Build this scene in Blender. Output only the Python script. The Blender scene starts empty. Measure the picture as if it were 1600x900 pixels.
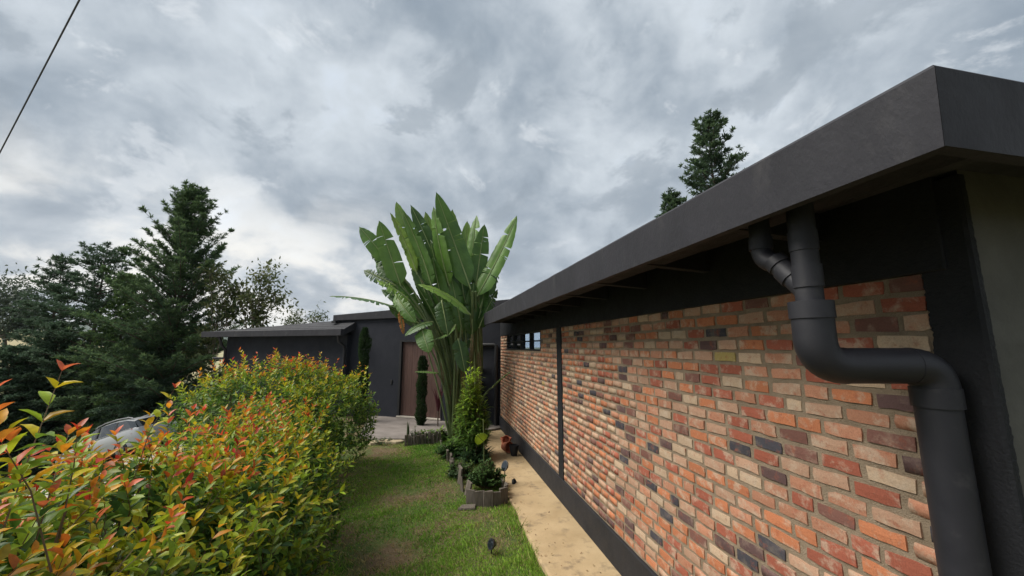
import bpy, math, random
import numpy as np
from mathutils import Vector, Matrix

R = math.radians
scene = bpy.context.scene
col = scene.collection

# ------------------------------------------------------------------ camera
EYE = np.array([0.0, 0.0, 2.57])
FPX, PITCH, YAW = 600.0, R(8.63), R(11.6)
cam_d = bpy.data.cameras.new('camera')
cam_d.sensor_width = 36.0
cam_d.lens = FPX / 1600 * 36
cam_d.clip_start = 0.02
cam_d.clip_end = 30000
cam = bpy.data.objects.new('camera', cam_d)
col.objects.link(cam)
cam.location = EYE
cam.rotation_euler = (math.pi / 2 + PITCH, 0, -YAW)
scene.camera = cam
scene.render.resolution_x, scene.render.resolution_y = 1024, 576

# ------------------------------------------------------------------ light
SUN_AZ, SUN_EL = R(-84), R(50)          # azimuth measured from +Y towards +X
sun_vec = Vector((math.sin(SUN_AZ) * math.cos(SUN_EL), math.cos(SUN_AZ) * math.cos(SUN_EL), math.sin(SUN_EL)))
sun_d = bpy.data.lights.new('sun', 'SUN')
sun_d.energy = 1.5
sun_d.angle = R(40)
sun_d.color = (1.0, 0.95, 0.88)
sun = bpy.data.objects.new('sun', sun_d)
col.objects.link(sun)
sun.rotation_euler = sun_vec.to_track_quat('Z', 'Y').to_euler()
sun.location = (-20, 10, 30)

world = bpy.data.worlds.new('World')
scene.world = world
world.use_nodes = True


def build_world():
    nt = world.node_tree
    nt.nodes.clear()
    N = lambda t, **k: [setattr(n, a, v) for n in [nt.nodes.new(t)] for a, v in k.items()] and nt.nodes[-1] or nt.nodes[-1]
    L = nt.links.new

    def math_(op, a, b=None, clamp=False):
        n = nt.nodes.new('ShaderNodeMath'); n.operation = op; n.use_clamp = clamp
        for i, v in enumerate((a, b)):
            if v is None: continue
            if isinstance(v, (int, float)): n.inputs[i].default_value = v
            else: L(v, n.inputs[i])
        return n.outputs[0]

    def mix(f, a, b):
        n = nt.nodes.new('ShaderNodeMix'); n.data_type = 'RGBA'; n.clamp_factor = True
        if isinstance(f, (int, float)): n.inputs[0].default_value = f
        else: L(f, n.inputs[0])
        for i, v in ((6, a), (7, b)):
            if isinstance(v, tuple): n.inputs[i].default_value = (*v, 1)
            else: L(v, n.inputs[i])
        return n.outputs[2]

    def maprange(v, a, b, c=0.0, d=1.0):
        n = nt.nodes.new('ShaderNodeMapRange'); n.interpolation_type = 'SMOOTHSTEP'
        L(v, n.inputs[0])
        for i, x in enumerate((a, b, c, d)): n.inputs[i + 1].default_value = x
        return n.outputs[0]

    tc = nt.nodes.new('ShaderNodeTexCoord')
    sep = nt.nodes.new('ShaderNodeSeparateXYZ'); L(tc.outputs['Generated'], sep.inputs[0])
    zc = math_('MAXIMUM', sep.outputs[2], 0.0)
    comb = nt.nodes.new('ShaderNodeCombineXYZ'); L(sep.outputs[0], comb.inputs[0]); L(sep.outputs[1], comb.inputs[1])
    L(math_('MULTIPLY', math_('POWER', zc, 0.6), 1.55), comb.inputs[2])

    def noise(scale, detail, rough, dist, off=(0, 0, 0), stretch=(1, 1, 1), rot=0):
        mp = nt.nodes.new('ShaderNodeMapping'); L(comb.outputs[0], mp.inputs[0])
        mp.inputs['Location'].default_value = off
        mp.inputs['Rotation'].default_value = (0, 0, rot)
        mp.inputs['Scale'].default_value = stretch
        n = nt.nodes.new('ShaderNodeTexNoise'); L(mp.outputs[0], n.inputs['Vector'])
        n.inputs['Scale'].default_value = scale; n.inputs['Detail'].default_value = detail
        n.inputs['Roughness'].default_value = rough; n.inputs['Distortion'].default_value = dist
        return n.outputs[0]
    big = noise(2.3, 4, 0.5, 0.2, (5.9, 2.1, 0), (1, 1, 1), R(35))
    mid = noise(5.2, 6, 0.56, 0.25, (7.1, 4.4, 0), (1, 1, 1), R(30))
    fine = noise(13, 7, 0.6, 0.3, (1.1, 9.4, 0), (1, 1, 1), R(25))
    # cloud thickness: 0 thin and bright, 1 thick and dark
    v = math_('ADD', math_('MULTIPLY', big, 0.44), math_('MULTIPLY', mid, 0.43))
    v = math_('ADD', v, math_('MULTIPLY', fine, 0.13))
    thick = maprange(v, 0.35, 0.65)
    u = (0.86, 0.90, 0.95)
    bright = (2.02, 2.20, 2.36)
    dark = (0.86, 1.04, 1.24)
    cloud = mix(thick, bright, dark)
    # crisper ragged scud below the main layer
    scud = noise(4.1, 9, 0.62, 0.35, (3.3, 1.7, 0.6), (1, 1, 1.15), R(20))
    cloud = mix(maprange(scud, 0.53, 0.63, 0.0, 0.55), cloud, (0.84, 1.0, 1.17))
    cloud = mix(maprange(scud, 0.44, 0.36, 0.0, 0.45), cloud, (2.5, 2.62, 2.72))
    # brighter, warmer cloud towards the low sun, brighter rim towards the horizon
    dot = nt.nodes.new('ShaderNodeVectorMath'); dot.operation = 'DOT_PRODUCT'
    L(tc.outputs['Generated'], dot.inputs[0])
    dot.inputs[1].default_value = (math.sin(R(-48)) * 0.985, math.cos(R(-48)) * 0.985, 0.17)
    glow = maprange(dot.outputs['Value'], 0.45, 1.0)
    low = maprange(zc, 0.42, 0.02)
    low = math_('MULTIPLY', low, maprange(thick, 1.0, 0.1, 0.35, 1.0))
    glow2 = math_('MULTIPLY', math_('MULTIPLY', glow, 1.5), math_('MULTIPLY', low, maprange(mid, 0.62, 0.42, 0.12, 1.0)))
    cloud = mix(math_('MULTIPLY', low, 0.35), cloud, (2.1, 2.2, 2.3))
    cloud = mix(glow2, cloud, (3.1, 3.0, 2.8))
    sky = nt.nodes.new('ShaderNodeTexSky'); sky.sky_type = 'NISHITA'; sky.sun_disc = False
    sky.sun_elevation = SUN_EL; sky.sun_rotation = SUN_AZ
    gap = maprange(v, 0.44, 0.34)
    full = mix(math_('MULTIPLY', gap, 0.08), cloud, sky.outputs[0])
    bg = nt.nodes.new('ShaderNodeBackground'); L(full, bg.inputs[0]); bg.inputs[1].default_value = 0.1
    out = nt.nodes.new('ShaderNodeOutputWorld'); L(bg.outputs[0], out.inputs[0])


build_world()
scene.view_settings.view_transform = 'Standard'
scene.view_settings.look = 'None'
scene.view_settings.exposure = 1.8
scene.view_settings.gamma = 1.0
scene.view_settings.use_curve_mapping = False
scene.cycles.max_bounces = 7
scene.cycles.transparent_max_bounces = 8
scene.cycles.sample_clamp_indirect = 6
try:
    scene.cycles.use_denoising = True
except Exception:
    pass

# ------------------------------------------------------------------ helpers
_fw = np.array([math.sin(YAW) * math.cos(PITCH), math.cos(YAW) * math.cos(PITCH), math.sin(PITCH)])
_rt = np.array([math.cos(YAW), -math.sin(YAW), 0.0])
_up = np.cross(_rt, _fw)


def ray(x, y):
    return _fw + _rt * (x - 800) / FPX - _up * (y - 450) / FPX


def P(x, y, depth):                       # a survey point: picture position and distance -> world
    return EYE + ray(x, y) * depth


def PZ(x, y, z):                          # survey point at a known height
    d = ray(x, y)
    return EYE + d * ((z - EYE[2]) / d[2])


def proj(p):
    q = np.asarray(p, float) - EYE
    z = q @ _fw
    return 800 + FPX * (q @ _rt) / z, 450 - FPX * (q @ _up) / z, z


def unit(v):
    v = np.asarray(v, float)
    return v / np.maximum(np.linalg.norm(v, axis=-1, keepdims=True), 1e-9)


class MB:
    def __init__(s):
        s.v, s.f, s.c = [], [], []

    def add(s, vs, fs):
        o = len(s.v)
        s.v += [tuple(map(float, p)) for p in vs]
        s.f += [tuple(i + o for i in f) for f in fs]
        return s

    def hexa(s, p):                       # p: 4 bottom points ccw, 4 top points
        return s.add(p, [(3, 2, 1, 0), (4, 5, 6, 7), (0, 1, 5, 4), (1, 2, 6, 5), (2, 3, 7, 6), (3, 0, 4, 7)])

    def box(s, x0, x1, y0, y1, z0, z1):
        return s.hexa([(x0, y0, z0), (x1, y0, z0), (x1, y1, z0), (x0, y1, z0), (x0, y0, z1), (x1, y0, z1), (x1, y1, z1), (x0, y1, z1)])

    def tube(s, pts, rad, n=8, caps=True):
        pts = [np.asarray(p, float) for p in pts]
        rads = rad if hasattr(rad, '__len__') else [rad] * len(pts)
        prev = None
        rings = []
        o = len(s.v)
        for i, p in enumerate(pts):
            t = unit(pts[min(i + 1, len(pts) - 1)] - pts[max(i - 1, 0)])
            if prev is None:
                a = np.array([0, 0, 1.0]) if abs(t[2]) < 0.9 else np.array([1.0, 0, 0])
                u = unit(np.cross(t, a))
            else:
                u = unit(prev - t * (prev @ t))
            prev = u
            w = np.cross(t, u)
            for k in range(n):
                a = 2 * math.pi * k / n
                s.v.append(tuple(p + (u * math.cos(a) + w * math.sin(a)) * rads[i]))
        for i in range(len(pts) - 1):
            for k in range(n):
                a, b = o + i * n + k, o + i * n + (k + 1) % n
                s.f.append((a, b, b + n, a + n))
        if caps:
            s.f.append(tuple(o + k for k in range(n))[::-1])
            s.f.append(tuple(o + (len(pts) - 1) * n + k for k in range(n)))
        return s

    def lathe(s, prof, n=16, c=(0, 0, 0)):
        o = len(s.v)
        for r, z in prof:
            for k in range(n):
                a = 2 * math.pi * k / n
                s.v.append((c[0] + r * math.cos(a), c[1] + r * math.sin(a), c[2] + z))
        for i in range(len(prof) - 1):
            for k in range(n):
                a, b = o + i * n + k, o + i * n + (k + 1) % n
                s.f.append((a, b, b + n, a + n))
        s.f.append(tuple(o + k for k in range(n))[::-1])
        s.f.append(tuple(o + (len(prof) - 1) * n + k for k in range(n)))
        return s

    def build(s, name, m, parent=None, smooth=False, bevel=0.0):
        me = bpy.data.meshes.new(name)
        me.from_pydata(s.v, [], s.f)
        if smooth:
            me.polygons.foreach_set('use_smooth', [True] * len(me.polygons))
        o = link(name, me, m, parent)
        if smooth:
            try: me.set_sharp_from_angle(angle=R(42))
            except Exception: pass
        if bevel:
            b = o.modifiers.new('bevel', 'BEVEL'); b.width = bevel; b.segments = 2; b.limit_method = 'ANGLE'
        return o


def link(name, me, m=None, parent=None):
    o = bpy.data.objects.new(name, me)
    col.objects.link(o)
    if m is not None:
        me.materials.append(m)
    if parent is not None:
        o.parent = parent
        o.matrix_parent_inverse = Matrix.Translation(parent.location).inverted() if parent.parent is None else Matrix.Identity(4)
        if parent.parent is not None:
            # world-space vertices under a part of a thing
            top = parent.parent
            o.matrix_parent_inverse = (Matrix.Translation(top.location) @ parent.matrix_parent_inverse @ Matrix.Translation(parent.location)).inverted()
    return o


def thing(name, label, cat, loc, group=None):
    o = bpy.data.objects.new(name, None)
    col.objects.link(o)
    o.location = tuple(map(float, loc))
    o.empty_display_size = 0.2
    return tag(o, label, cat, group)


def tag(o, label=None, cat=None, group=None, kind=None):
    if label: o['label'] = label
    if cat: o['category'] = cat
    if group: o['group'] = group
    if kind: o['kind'] = kind
    return o


def np_mesh(name, V, F, C=None, UV=None, smooth=False):
    """V (n,3), F list of (m,k) int arrays, C (n,3) vertex colours"""
    me = bpy.data.meshes.new(name)
    V = np.asarray(V, np.float32)
    me.vertices.add(len(V)); me.vertices.foreach_set('co', V.ravel())
    if not isinstance(F, (list, tuple)): F = [F]
    loops = np.concatenate([f.ravel() for f in F]).astype(np.int32)
    tot = np.concatenate([np.full(len(f), f.shape[1]) for f in F]).astype(np.int32)
    start = np.concatenate([[0], np.cumsum(tot)[:-1]]).astype(np.int32)
    me.loops.add(len(loops)); me.loops.foreach_set('vertex_index', loops)
    me.polygons.add(len(tot)); me.polygons.foreach_set('loop_start', start)
    try: me.polygons.foreach_set('loop_total', tot)
    except Exception: pass
    if smooth: me.polygons.foreach_set('use_smooth', np.ones(len(tot), bool))
    me.update(calc_edges=True)
    if C is not None:
        a = me.color_attributes.new('Col', 'FLOAT_COLOR', 'POINT')
        C4 = np.ones((len(V), 4), np.float32); C4[:, :3] = C
        a.data.foreach_set('color', C4.ravel())
    if UV is not None:
        uv = me.uv_layers.new(name='UVMap')
        uv.data.foreach_set('uv', np.asarray(UV, np.float32)[loops].ravel())
    return me


# leaf templates: x along the leaf (0..1), y across (-.5...5), z out of the surface
T_BLADE = (np.array([(0, -.5, 0), (0, .5, 0), (1, 0, 0)], float), [np.array([(0, 1, 2)])])
T_KITE = (np.array([(0, 0, 0), (.45, -.5, .05), (1, 0, 0), (.45, .5, .05)], float), [np.array([(0, 1, 2), (0, 2, 3)])])
T_LEAF4 = (np.array([(0, 0, 0), (.4, 0, -.05), (1, 0, -.06), (.4, -.5, .06), (.4, .5, .06)], float),
           [np.array([(0, 3, 1), (1, 3, 2), (0, 1, 4), (1, 2, 4)])])
T_LEAF = (np.array([(0, 0, 0), (.14, 0, -.005), (.4, 0, .0), (.72, 0, -.04), (1, 0, -.14),
                    (.14, -.24, .03), (.4, -.5, .08), (.74, -.36, .0), (.14, .24, .03), (.4, .5, .08), (.74, .36, .0)], float),
          [np.array([(0, 5, 1), (3, 7, 4), (0, 1, 8), (3, 4, 10)]),
           np.array([(1, 5, 6, 2), (2, 6, 7, 3), (1, 2, 9, 8), (2, 3, 10, 9)])])
T_LANCE = (np.array([(0, -.12, 0), (0, .12, 0), (.35, -.5, .02), (.35, .5, .02), (.7, -.38, -.05), (.7, .38, -.05), (1, 0, -.2)], float),
           [np.array([(4, 5, 6)]), np.array([(0, 1, 3, 2), (2, 3, 5, 4)])])


def scatter(tmpl, pos, d, nrm, length, width, colr):
    tv, tf = tmpl
    pos, d, nrm = np.asarray(pos, float), unit(d), np.asarray(nrm, float)
    nrm = unit(nrm - d * np.sum(nrm * d, axis=1, keepdims=True))
    side = np.cross(nrm, d)
    n, k = len(pos), len(tv)
    length = np.broadcast_to(length, (n,)); width = np.broadcast_to(width, (n,))
    V = (pos[:, None, :] + d[:, None, :] * (tv[None, :, 0, None] * length[:, None, None])
         + side[:, None, :] * (tv[None, :, 1, None] * width[:, None, None])
         + nrm[:, None, :] * (tv[None, :, 2, None] * length[:, None, None])).reshape(-1, 3)
    off = (np.arange(n) * k)[:, None, None]
    F = [(f[None] + off).reshape(-1, f.shape[1]) for f in tf]
    C = np.repeat(np.broadcast_to(colr, (n, 3)), k, axis=0)
    return V, F, C


def foliage(name, tmpl, args, m, parent=None, smooth=False):
    V, F, C = scatter(tmpl, *args)
    return link(name, np_mesh(name, V, F, C, smooth=smooth), m, parent)


# ------------------------------------------------------------------ materials
def new_mat(name):
    m = bpy.data.materials.new(name); m.use_nodes = True
    nt = m.node_tree
    return m, nt, nt.nodes['Principled BSDF']


def nnode(nt, t, ins=None, **props):
    n = nt.nodes.new(t)
    for k, v in props.items(): setattr(n, k, v)
    for k, v in (ins or {}).items():
        if hasattr(v, 'is_output') or isinstance(v, bpy.types.NodeSocket): nt.links.new(v, n.inputs[k])
        else: n.inputs[k].default_value = v
    return n


def nmix(nt, f, a, b, mode='MIX'):
    n = nt.nodes.new('ShaderNodeMix'); n.data_type = 'RGBA'; n.blend_type = mode
    for i, v in ((0, f), (6, a), (7, b)):
        if isinstance(v, bpy.types.NodeSocket): nt.links.new(v, n.inputs[i])
        elif isinstance(v, tuple): n.inputs[i].default_value = (*v[:3], 1)
        else: n.inputs[i].default_value = v
    return n.outputs[2]


def nrange(nt, v, a, b, c=0.0, d=1.0):
    n = nt.nodes.new('ShaderNodeMapRange'); nt.links.new(v, n.inputs[0])
    for i, x in enumerate((a, b, c, d)): n.inputs[i + 1].default_value = x
    return n.outputs[0]


def wpos(nt, scale=(1, 1, 1)):
    g = nt.nodes.new('ShaderNodeNewGeometry')
    mp = nnode(nt, 'ShaderNodeMapping', {'Vector': g.outputs['Position'], 'Scale': scale})
    return mp.outputs[0]


def nnoise(nt, vec, scale, detail=5, rough=0.55, dist=0.0):
    return nnode(nt, 'ShaderNodeTexNoise', {'Vector': vec, 'Scale': scale, 'Detail': detail, 'Roughness': rough, 'Distortion': dist}).outputs[0]


def surf(name, ca, cb, rough=0.7, scale=3.0, bump=0.3, bscale=40, bdist=0.01, spec=0.4, stretch=(1, 1, 1), metal=0.0, third=None):
    m, nt, b = new_mat(name)
    v = wpos(nt, stretch)
    f = nrange(nt, nnoise(nt, v, scale, 7, 0.6, 0.3), 0.3, 0.7)
    c = nmix(nt, f, ca, cb)
    if third:
        c = nmix(nt, nrange(nt, nnoise(nt, v, third[1], 6, 0.65), third[2], third[3]), c, third[0])
    nt.links.new(c, b.inputs['Base Color'])
    r = nrange(nt, nnoise(nt, v, scale * 3, 4), 0.3, 0.7, rough - 0.08, rough + 0.08)
    nt.links.new(r, b.inputs['Roughness'])
    b.inputs['Specular IOR Level'].default_value = spec
    b.inputs['Metallic'].default_value = metal
    if bump:
        h = nnoise(nt, v, bscale, 6, 0.65)
        bm = nnode(nt, 'ShaderNodeBump', {'Strength': bump, 'Distance': bdist, 'Height': h})
        nt.links.new(bm.outputs[0], b.inputs['Normal'])
    return m


def leaf_mat(name, rough=0.42, spec=0.45, trans=0.3, use_obj=False, vary=0.25, tint=(1, 1, 1)):
    m, nt, b = new_mat(name)
    if use_obj:
        src = nnode(nt, 'ShaderNodeObjectInfo').outputs['Color']
    else:
        src = nnode(nt, 'ShaderNodeAttribute', attribute_name='Col').outputs['Color']
    v = wpos(nt)
    f = nrange(nt, nnoise(nt, v, 35, 3), 0.3, 0.7, 1 - vary, 1 + vary)
    sc = nnode(nt, 'ShaderNodeVectorMath', {0: src, 'Scale': f}, operation='SCALE').outputs[0]
    nt.links.new(sc, b.inputs['Base Color'])
    b.inputs['Roughness'].default_value = rough
    b.inputs['Specular IOR Level'].default_value = spec
    tr = nnode(nt, 'ShaderNodeBsdfTranslucent', {'Color': sc})
    mx = nnode(nt, 'ShaderNodeMixShader', {0: trans})
    nt.links.new(b.outputs[0], mx.inputs[1]); nt.links.new(tr.outputs[0], mx.inputs[2])
    out = [n for n in nt.nodes if n.type == 'OUTPUT_MATERIAL'][0]
    nt.links.new(mx.outputs[0], out.inputs[0])
    return m


def brick_mat(name, use_obj):
    m, nt, b = new_mat(name)
    if use_obj: src = nnode(nt, 'ShaderNodeObjectInfo').outputs['Color']
    else: src = nnode(nt, 'ShaderNodeAttribute', attribute_name='Col').outputs['Color']
    v = wpos(nt)
    # cream scum and mortar smears
    pale = nrange(nt, nnoise(nt, v, 9.5, 7, 0.68, 0.25), 0.50, 0.64, 0, 0.74)
    lum = nnode(nt, 'ShaderNodeSeparateColor', {0: src}).outputs[0]
    keep = nrange(nt, lum, 0.10, 0.30, 0.22, 1.0)          # burnt bricks take little scum
    pale = nnode(nt, 'ShaderNodeMath', {0: pale, 1: keep}, operation='MULTIPLY').outputs[0]
    c = nmix(nt, pale, src, (0.47, 0.37, 0.27))
    red = nrange(nt, nnoise(nt, v, 17, 6, 0.66, 0.2), 0.55, 0.68, 0, 0.55)
    c = nmix(nt, red, c, (0.30, 0.085, 0.045))
    dk = nrange(nt, nnoise(nt, v, 60, 5, 0.7), 0.60, 0.74, 0, 0.7)
    c = nmix(nt, dk, c, (0.09, 0.06, 0.05))
    grain = nrange(nt, nnoise(nt, v, 150, 4, 0.7), 0.25, 0.75, 0.78, 1.2)
    c = nnode(nt, 'ShaderNodeVectorMath', {0: c, 'Scale': grain}, operation='SCALE').outputs[0]
    nt.links.new(c, b.inputs['Base Color'])
    b.inputs['Roughness'].default_value = 0.85
    b.inputs['Specular IOR Level'].default_value = 0.25
    h = nnoise(nt, v, 70, 8, 0.7)
    bm = nnode(nt, 'ShaderNodeBump', {'Strength': 0.55, 'Distance': 0.008, 'Height': h})
    nt.links.new(bm.outputs[0], b.inputs['Normal'])
    return m


M = {}
M['paint'] = surf('black_render_paint', (0.018, 0.0182, 0.023), (0.030, 0.0295, 0.036), 0.72, 2.2, 0.4, 45, 0.008, 0.35, third=((0.050, 0.048, 0.051), 5, 0.56, 0.8), stretch=(1, 1, 0.6))
M['paint_and_shade'] = surf('rough_black_paint_and_eave_shade', (0.008, 0.009, 0.011), (0.014, 0.015, 0.018), 0.7, 3, 0.7, 55, 0.01, 0.3)  # rough black of post and pier; on rafters and gutter it paints in shade
M['wall_dark'] = surf('charcoal_wall_render', (0.013, 0.015, 0.022), (0.019, 0.021, 0.030), 0.75, 1.5, 0.3, 30, 0.006, 0.3)
M['plinth'] = surf('black_plinth_paint', (0.012, 0.013, 0.016), (0.021, 0.021, 0.024), 0.7, 2.5, 0.5, 40, 0.01, 0.35)
M['pvc'] = surf('painted_pipe', (0.014, 0.014, 0.018), (0.021, 0.021, 0.026), 0.55, 3, 0.15, 60, 0.003, 0.4, third=((0.042, 0.041, 0.043), 9, 0.58, 0.8))
M['concrete'] = surf('raw_concrete', (0.075, 0.073, 0.064), (0.130, 0.126, 0.110), 0.85, 2.5, 0.4, 40, 0.01, 0.3)
M['path'] = surf('tan_concrete', (0.34, 0.245, 0.132), (0.48, 0.36, 0.21), 0.88, 1.6, 0.45, 50, 0.008, 0.25, third=((0.17, 0.13, 0.085), 4.5, 0.54, 0.74))
M['patio'] = surf('grey_patio', (0.15, 0.13, 0.115), (0.25, 0.22, 0.20), 0.85, 2.2, 0.35, 40, 0.008, 0.25)
M['mortar'] = surf('sandy_mortar', (0.22, 0.17, 0.115), (0.34, 0.265, 0.185), 0.95, 9, 1.0, 130, 0.012, 0.15, third=((0.50, 0.45, 0.38), 160, 0.62, 0.70))
M['brick'] = brick_mat('clay_brick', True)
M['brick_far'] = brick_mat('clay_brick_mass', False)
M['roof'] = surf('dark_roof_sheet', (0.022, 0.022, 0.026), (0.038, 0.038, 0.042), 0.7, 3, 0.5, 25, 0.01, 0.4)
M['wood_door'] = surf('brown_door_wood', (0.070, 0.036, 0.029), (0.115, 0.062, 0.050), 0.5, 4, 0.25, 50, 0.004, 0.4, stretch=(6, 6, 0.6))
M['frame'] = surf('black_steel', (0.016, 0.017, 0.019), (0.024, 0.024, 0.026), 0.45, 4, 0, 1, 0, 0.4)
M['sill'] = surf('pale_sill', (0.42, 0.38, 0.32), (0.52, 0.47, 0.40), 0.7, 5, 0.2, 60, 0.004)
M['stake'] = surf('weathered_timber', (0.075, 0.064, 0.052), (0.17, 0.145, 0.118), 0.9, 7, 0.7, 40, 0.01, 0.2, stretch=(5, 5, 0.7))
M['terracotta'] = surf('terracotta', (0.33, 0.10, 0.055), (0.42, 0.15, 0.085), 0.8, 8, 0.25, 60, 0.004, 0.25)
M['stone'] = surf('flagstone', (0.30, 0.24, 0.15), (0.42, 0.35, 0.24), 0.9, 6, 0.5, 50, 0.01, 0.2)
M['bark'] = surf('bark', (0.065, 0.048, 0.036), (0.12, 0.095, 0.072), 0.9, 8, 0.8, 40, 0.02, 0.2, stretch=(4, 4, 0.8))
M['twig'] = surf('twig_bark', (0.12, 0.075, 0.05), (0.17, 0.12, 0.075), 0.8, 20, 0.3, 90, 0.002, 0.3)
M['palebark'] = surf('pale_bark', (0.20, 0.16, 0.12), (0.30, 0.25, 0.19), 0.85, 9, 0.4, 60, 0.004, 0.2)
M['leaf'] = leaf_mat('hedge_leaf', 0.40, 0.28, 0.40)
M['leaf_near'] = leaf_mat('hedge_leaf_near', 0.40, 0.28, 0.40, use_obj=True)
M['conifer'] = leaf_mat('cypress_foliage', 0.7, 0.12, 0.3, vary=0.35)
M['broad'] = leaf_mat('broadleaf_foliage', 0.5, 0.35, 0.3, vary=0.3)
M['grass'] = leaf_mat('grass_blade', 0.6, 0.2, 0.3, vary=0.25)
M['rubber'] = surf('black_plastic', (0.012, 0.012, 0.013), (0.02, 0.02, 0.021), 0.5, 6, 0, 1, 0, 0.45)


def glass_mat():
    m, nt, b = new_mat('window_glass')
    b.inputs['Base Color'].default_value = (0.012, 0.016, 0.02, 1)
    b.inputs['Roughness'].default_value = 0.04
    b.inputs['Specular IOR Level'].default_value = 0.9
    b.inputs['IOR'].default_value = 1.6
    return m


M['glass'] = glass_mat()


def clear_glass():
    m, nt, b = new_mat('clear_window_glass')
    tr = nnode(nt, 'ShaderNodeBsdfTransparent', {'Color': (0.80, 0.88, 0.95, 1)})
    gl = nnode(nt, 'ShaderNodeBsdfGlossy', {'Roughness': 0.03})
    mx = nnode(nt, 'ShaderNodeMixShader', {0: 0.16})
    nt.links.new(tr.outputs[0], mx.inputs[1]); nt.links.new(gl.outputs[0], mx.inputs[2])
    out = [n for n in nt.nodes if n.type == 'OUTPUT_MATERIAL'][0]
    nt.links.new(mx.outputs[0], out.inputs[0])
    return m


M['clear_glass'] = clear_glass()


def car_paint():
    m, nt, b = new_mat('silver_car_paint')
    b.inputs['Base Color'].default_value = (0.42, 0.43, 0.44, 1)
    b.inputs['Metallic'].default_value = 0.15
    b.inputs['Roughness'].default_value = 0.38
    b.inputs['Coat Weight'].default_value = 0.25
    return m


M['car'] = car_paint()
M['taillight'] = surf('red_lens', (0.45, 0.02, 0.02), (0.5, 0.03, 0.025), 0.2, 3, 0)
M['headlight'] = surf('clear_lens', (0.6, 0.62, 0.64), (0.65, 0.67, 0.69), 0.15, 3, 0)
M['alloy'] = surf('alloy', (0.4, 0.4, 0.41), (0.45, 0.45, 0.46), 0.35, 5, 0, metal=0.8)


def palm_mat():
    m, nt, b = new_mat('giant_leaf')
    info = nnode(nt, 'ShaderNodeObjectInfo')
    uv = nnode(nt, 'ShaderNodeUVMap', uv_map='UVMap').outputs[0]
    mp = nnode(nt, 'ShaderNodeMapping', {'Vector': uv, 'Scale': (1, 0.25, 1)}).outputs[0]
    wv = nnode(nt, 'ShaderNodeTexWave', {'Vector': mp, 'Scale': 22.0, 'Distortion': 1.6, 'Detail': 3.0, 'Detail Scale': 2.0}, wave_type='BANDS', bands_direction='X')
    n1 = nnoise(nt, wpos(nt), 3.0, 4)
    c = nmix(nt, nrange(nt, n1, 0.3, 0.7), (0.052, 0.125, 0.024), (0.115, 0.235, 0.040))
    c = nmix(nt, nrange(nt, wv.outputs['Fac'], 0.2, 0.9, 0, 0.28), c, (0.15, 0.26, 0.085))
    c = nmix(nt, 1.0, c, info.outputs['Color'], 'MULTIPLY')
    nt.links.new(c, b.inputs['Base Color'])
    b.inputs['Roughness'].default_value = 0.36
    b.inputs['Specular IOR Level'].default_value = 0.5
    bm = nnode(nt, 'ShaderNodeBump', {'Strength': 0.28, 'Distance': 0.015, 'Height': wv.outputs['Fac']})
    nt.links.new(bm.outputs[0], b.inputs['Normal'])
    tr = nnode(nt, 'ShaderNodeBsdfTranslucent', {'Color': c})
    mx = nnode(nt, 'ShaderNodeMixShader', {0: 0.14})
    nt.links.new(b.outputs[0], mx.inputs[1]); nt.links.new(tr.outputs[0], mx.inputs[2])
    out = [n for n in nt.nodes if n.type == 'OUTPUT_MATERIAL'][0]
    nt.links.new(mx.outputs[0], out.inputs[0])
    return m


M['palm'] = palm_mat()
M['petiole'] = surf('petiole', (0.075, 0.11, 0.04), (0.17, 0.22, 0.09), 0.4, 2.5, 0.1, 60, 0.002, 0.45, third=((0.20, 0.15, 0.07), 3.0, 0.6, 0.75))
M['midrib'] = surf('midrib', (0.22, 0.28, 0.11), (0.32, 0.38, 0.17), 0.45, 4, 0, 1, 0, 0.4)
M['sheath'] = surf('dry_sheath', (0.12, 0.085, 0.045), (0.22, 0.16, 0.09), 0.85, 10, 0.4, 60, 0.004, 0.2)
M['deadleaf'] = surf('dead_leaf', (0.32, 0.12, 0.03), (0.42, 0.19, 0.06), 0.8, 12, 0.4, 60, 0.004, 0.2)


def ground_mat():
    m, nt, b = new_mat('soil_and_turf')
    v = wpos(nt)
    soil = nmix(nt, nrange(nt, nnoise(nt, v, 14, 6, 0.65), 0.3, 0.7), (0.085, 0.060, 0.035), (0.17, 0.125, 0.075))
    turf = nmix(nt, nrange(nt, nnoise(nt, v, 6, 6, 0.6), 0.3, 0.7), (0.050, 0.080, 0.022), (0.100, 0.130, 0.040))
    c = nmix(nt, nrange(nt, nnoise(nt, v, 1.3, 5, 0.6), 0.42, 0.58), turf, soil)
    # far away the hillside fields are dry and pale
    sep = nnode(nt, 'ShaderNodeSeparateXYZ', {0: v})
    far = nrange(nt, sep.outputs[0], -95, -120)
    field = nmix(nt, nrange(nt, nnoise(nt, v, 0.02, 4), 0.4, 0.6), (0.40, 0.34, 0.20), (0.27, 0.27, 0.13))
    c = nmix(nt, far, c, field)
    nt.links.new(c, b.inputs['Base Color'])
    b.inputs['Roughness'].default_value = 0.95
    b.inputs['Specular IOR Level'].default_value = 0.15
    bm = nnode(nt, 'ShaderNodeBump', {'Strength': 0.7, 'Distance': 0.03, 'Height': nnoise(nt, v, 35, 6, 0.7)})
    nt.links.new(bm.outputs[0], b.inputs['Normal'])
    return m


M['ground'] = ground_mat()


# ------------------------------------------------------------------ terrain
def smooth01(t):
    t = np.clip(t, 0, 1)
    return t * t * (3 - 2 * t)


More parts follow.
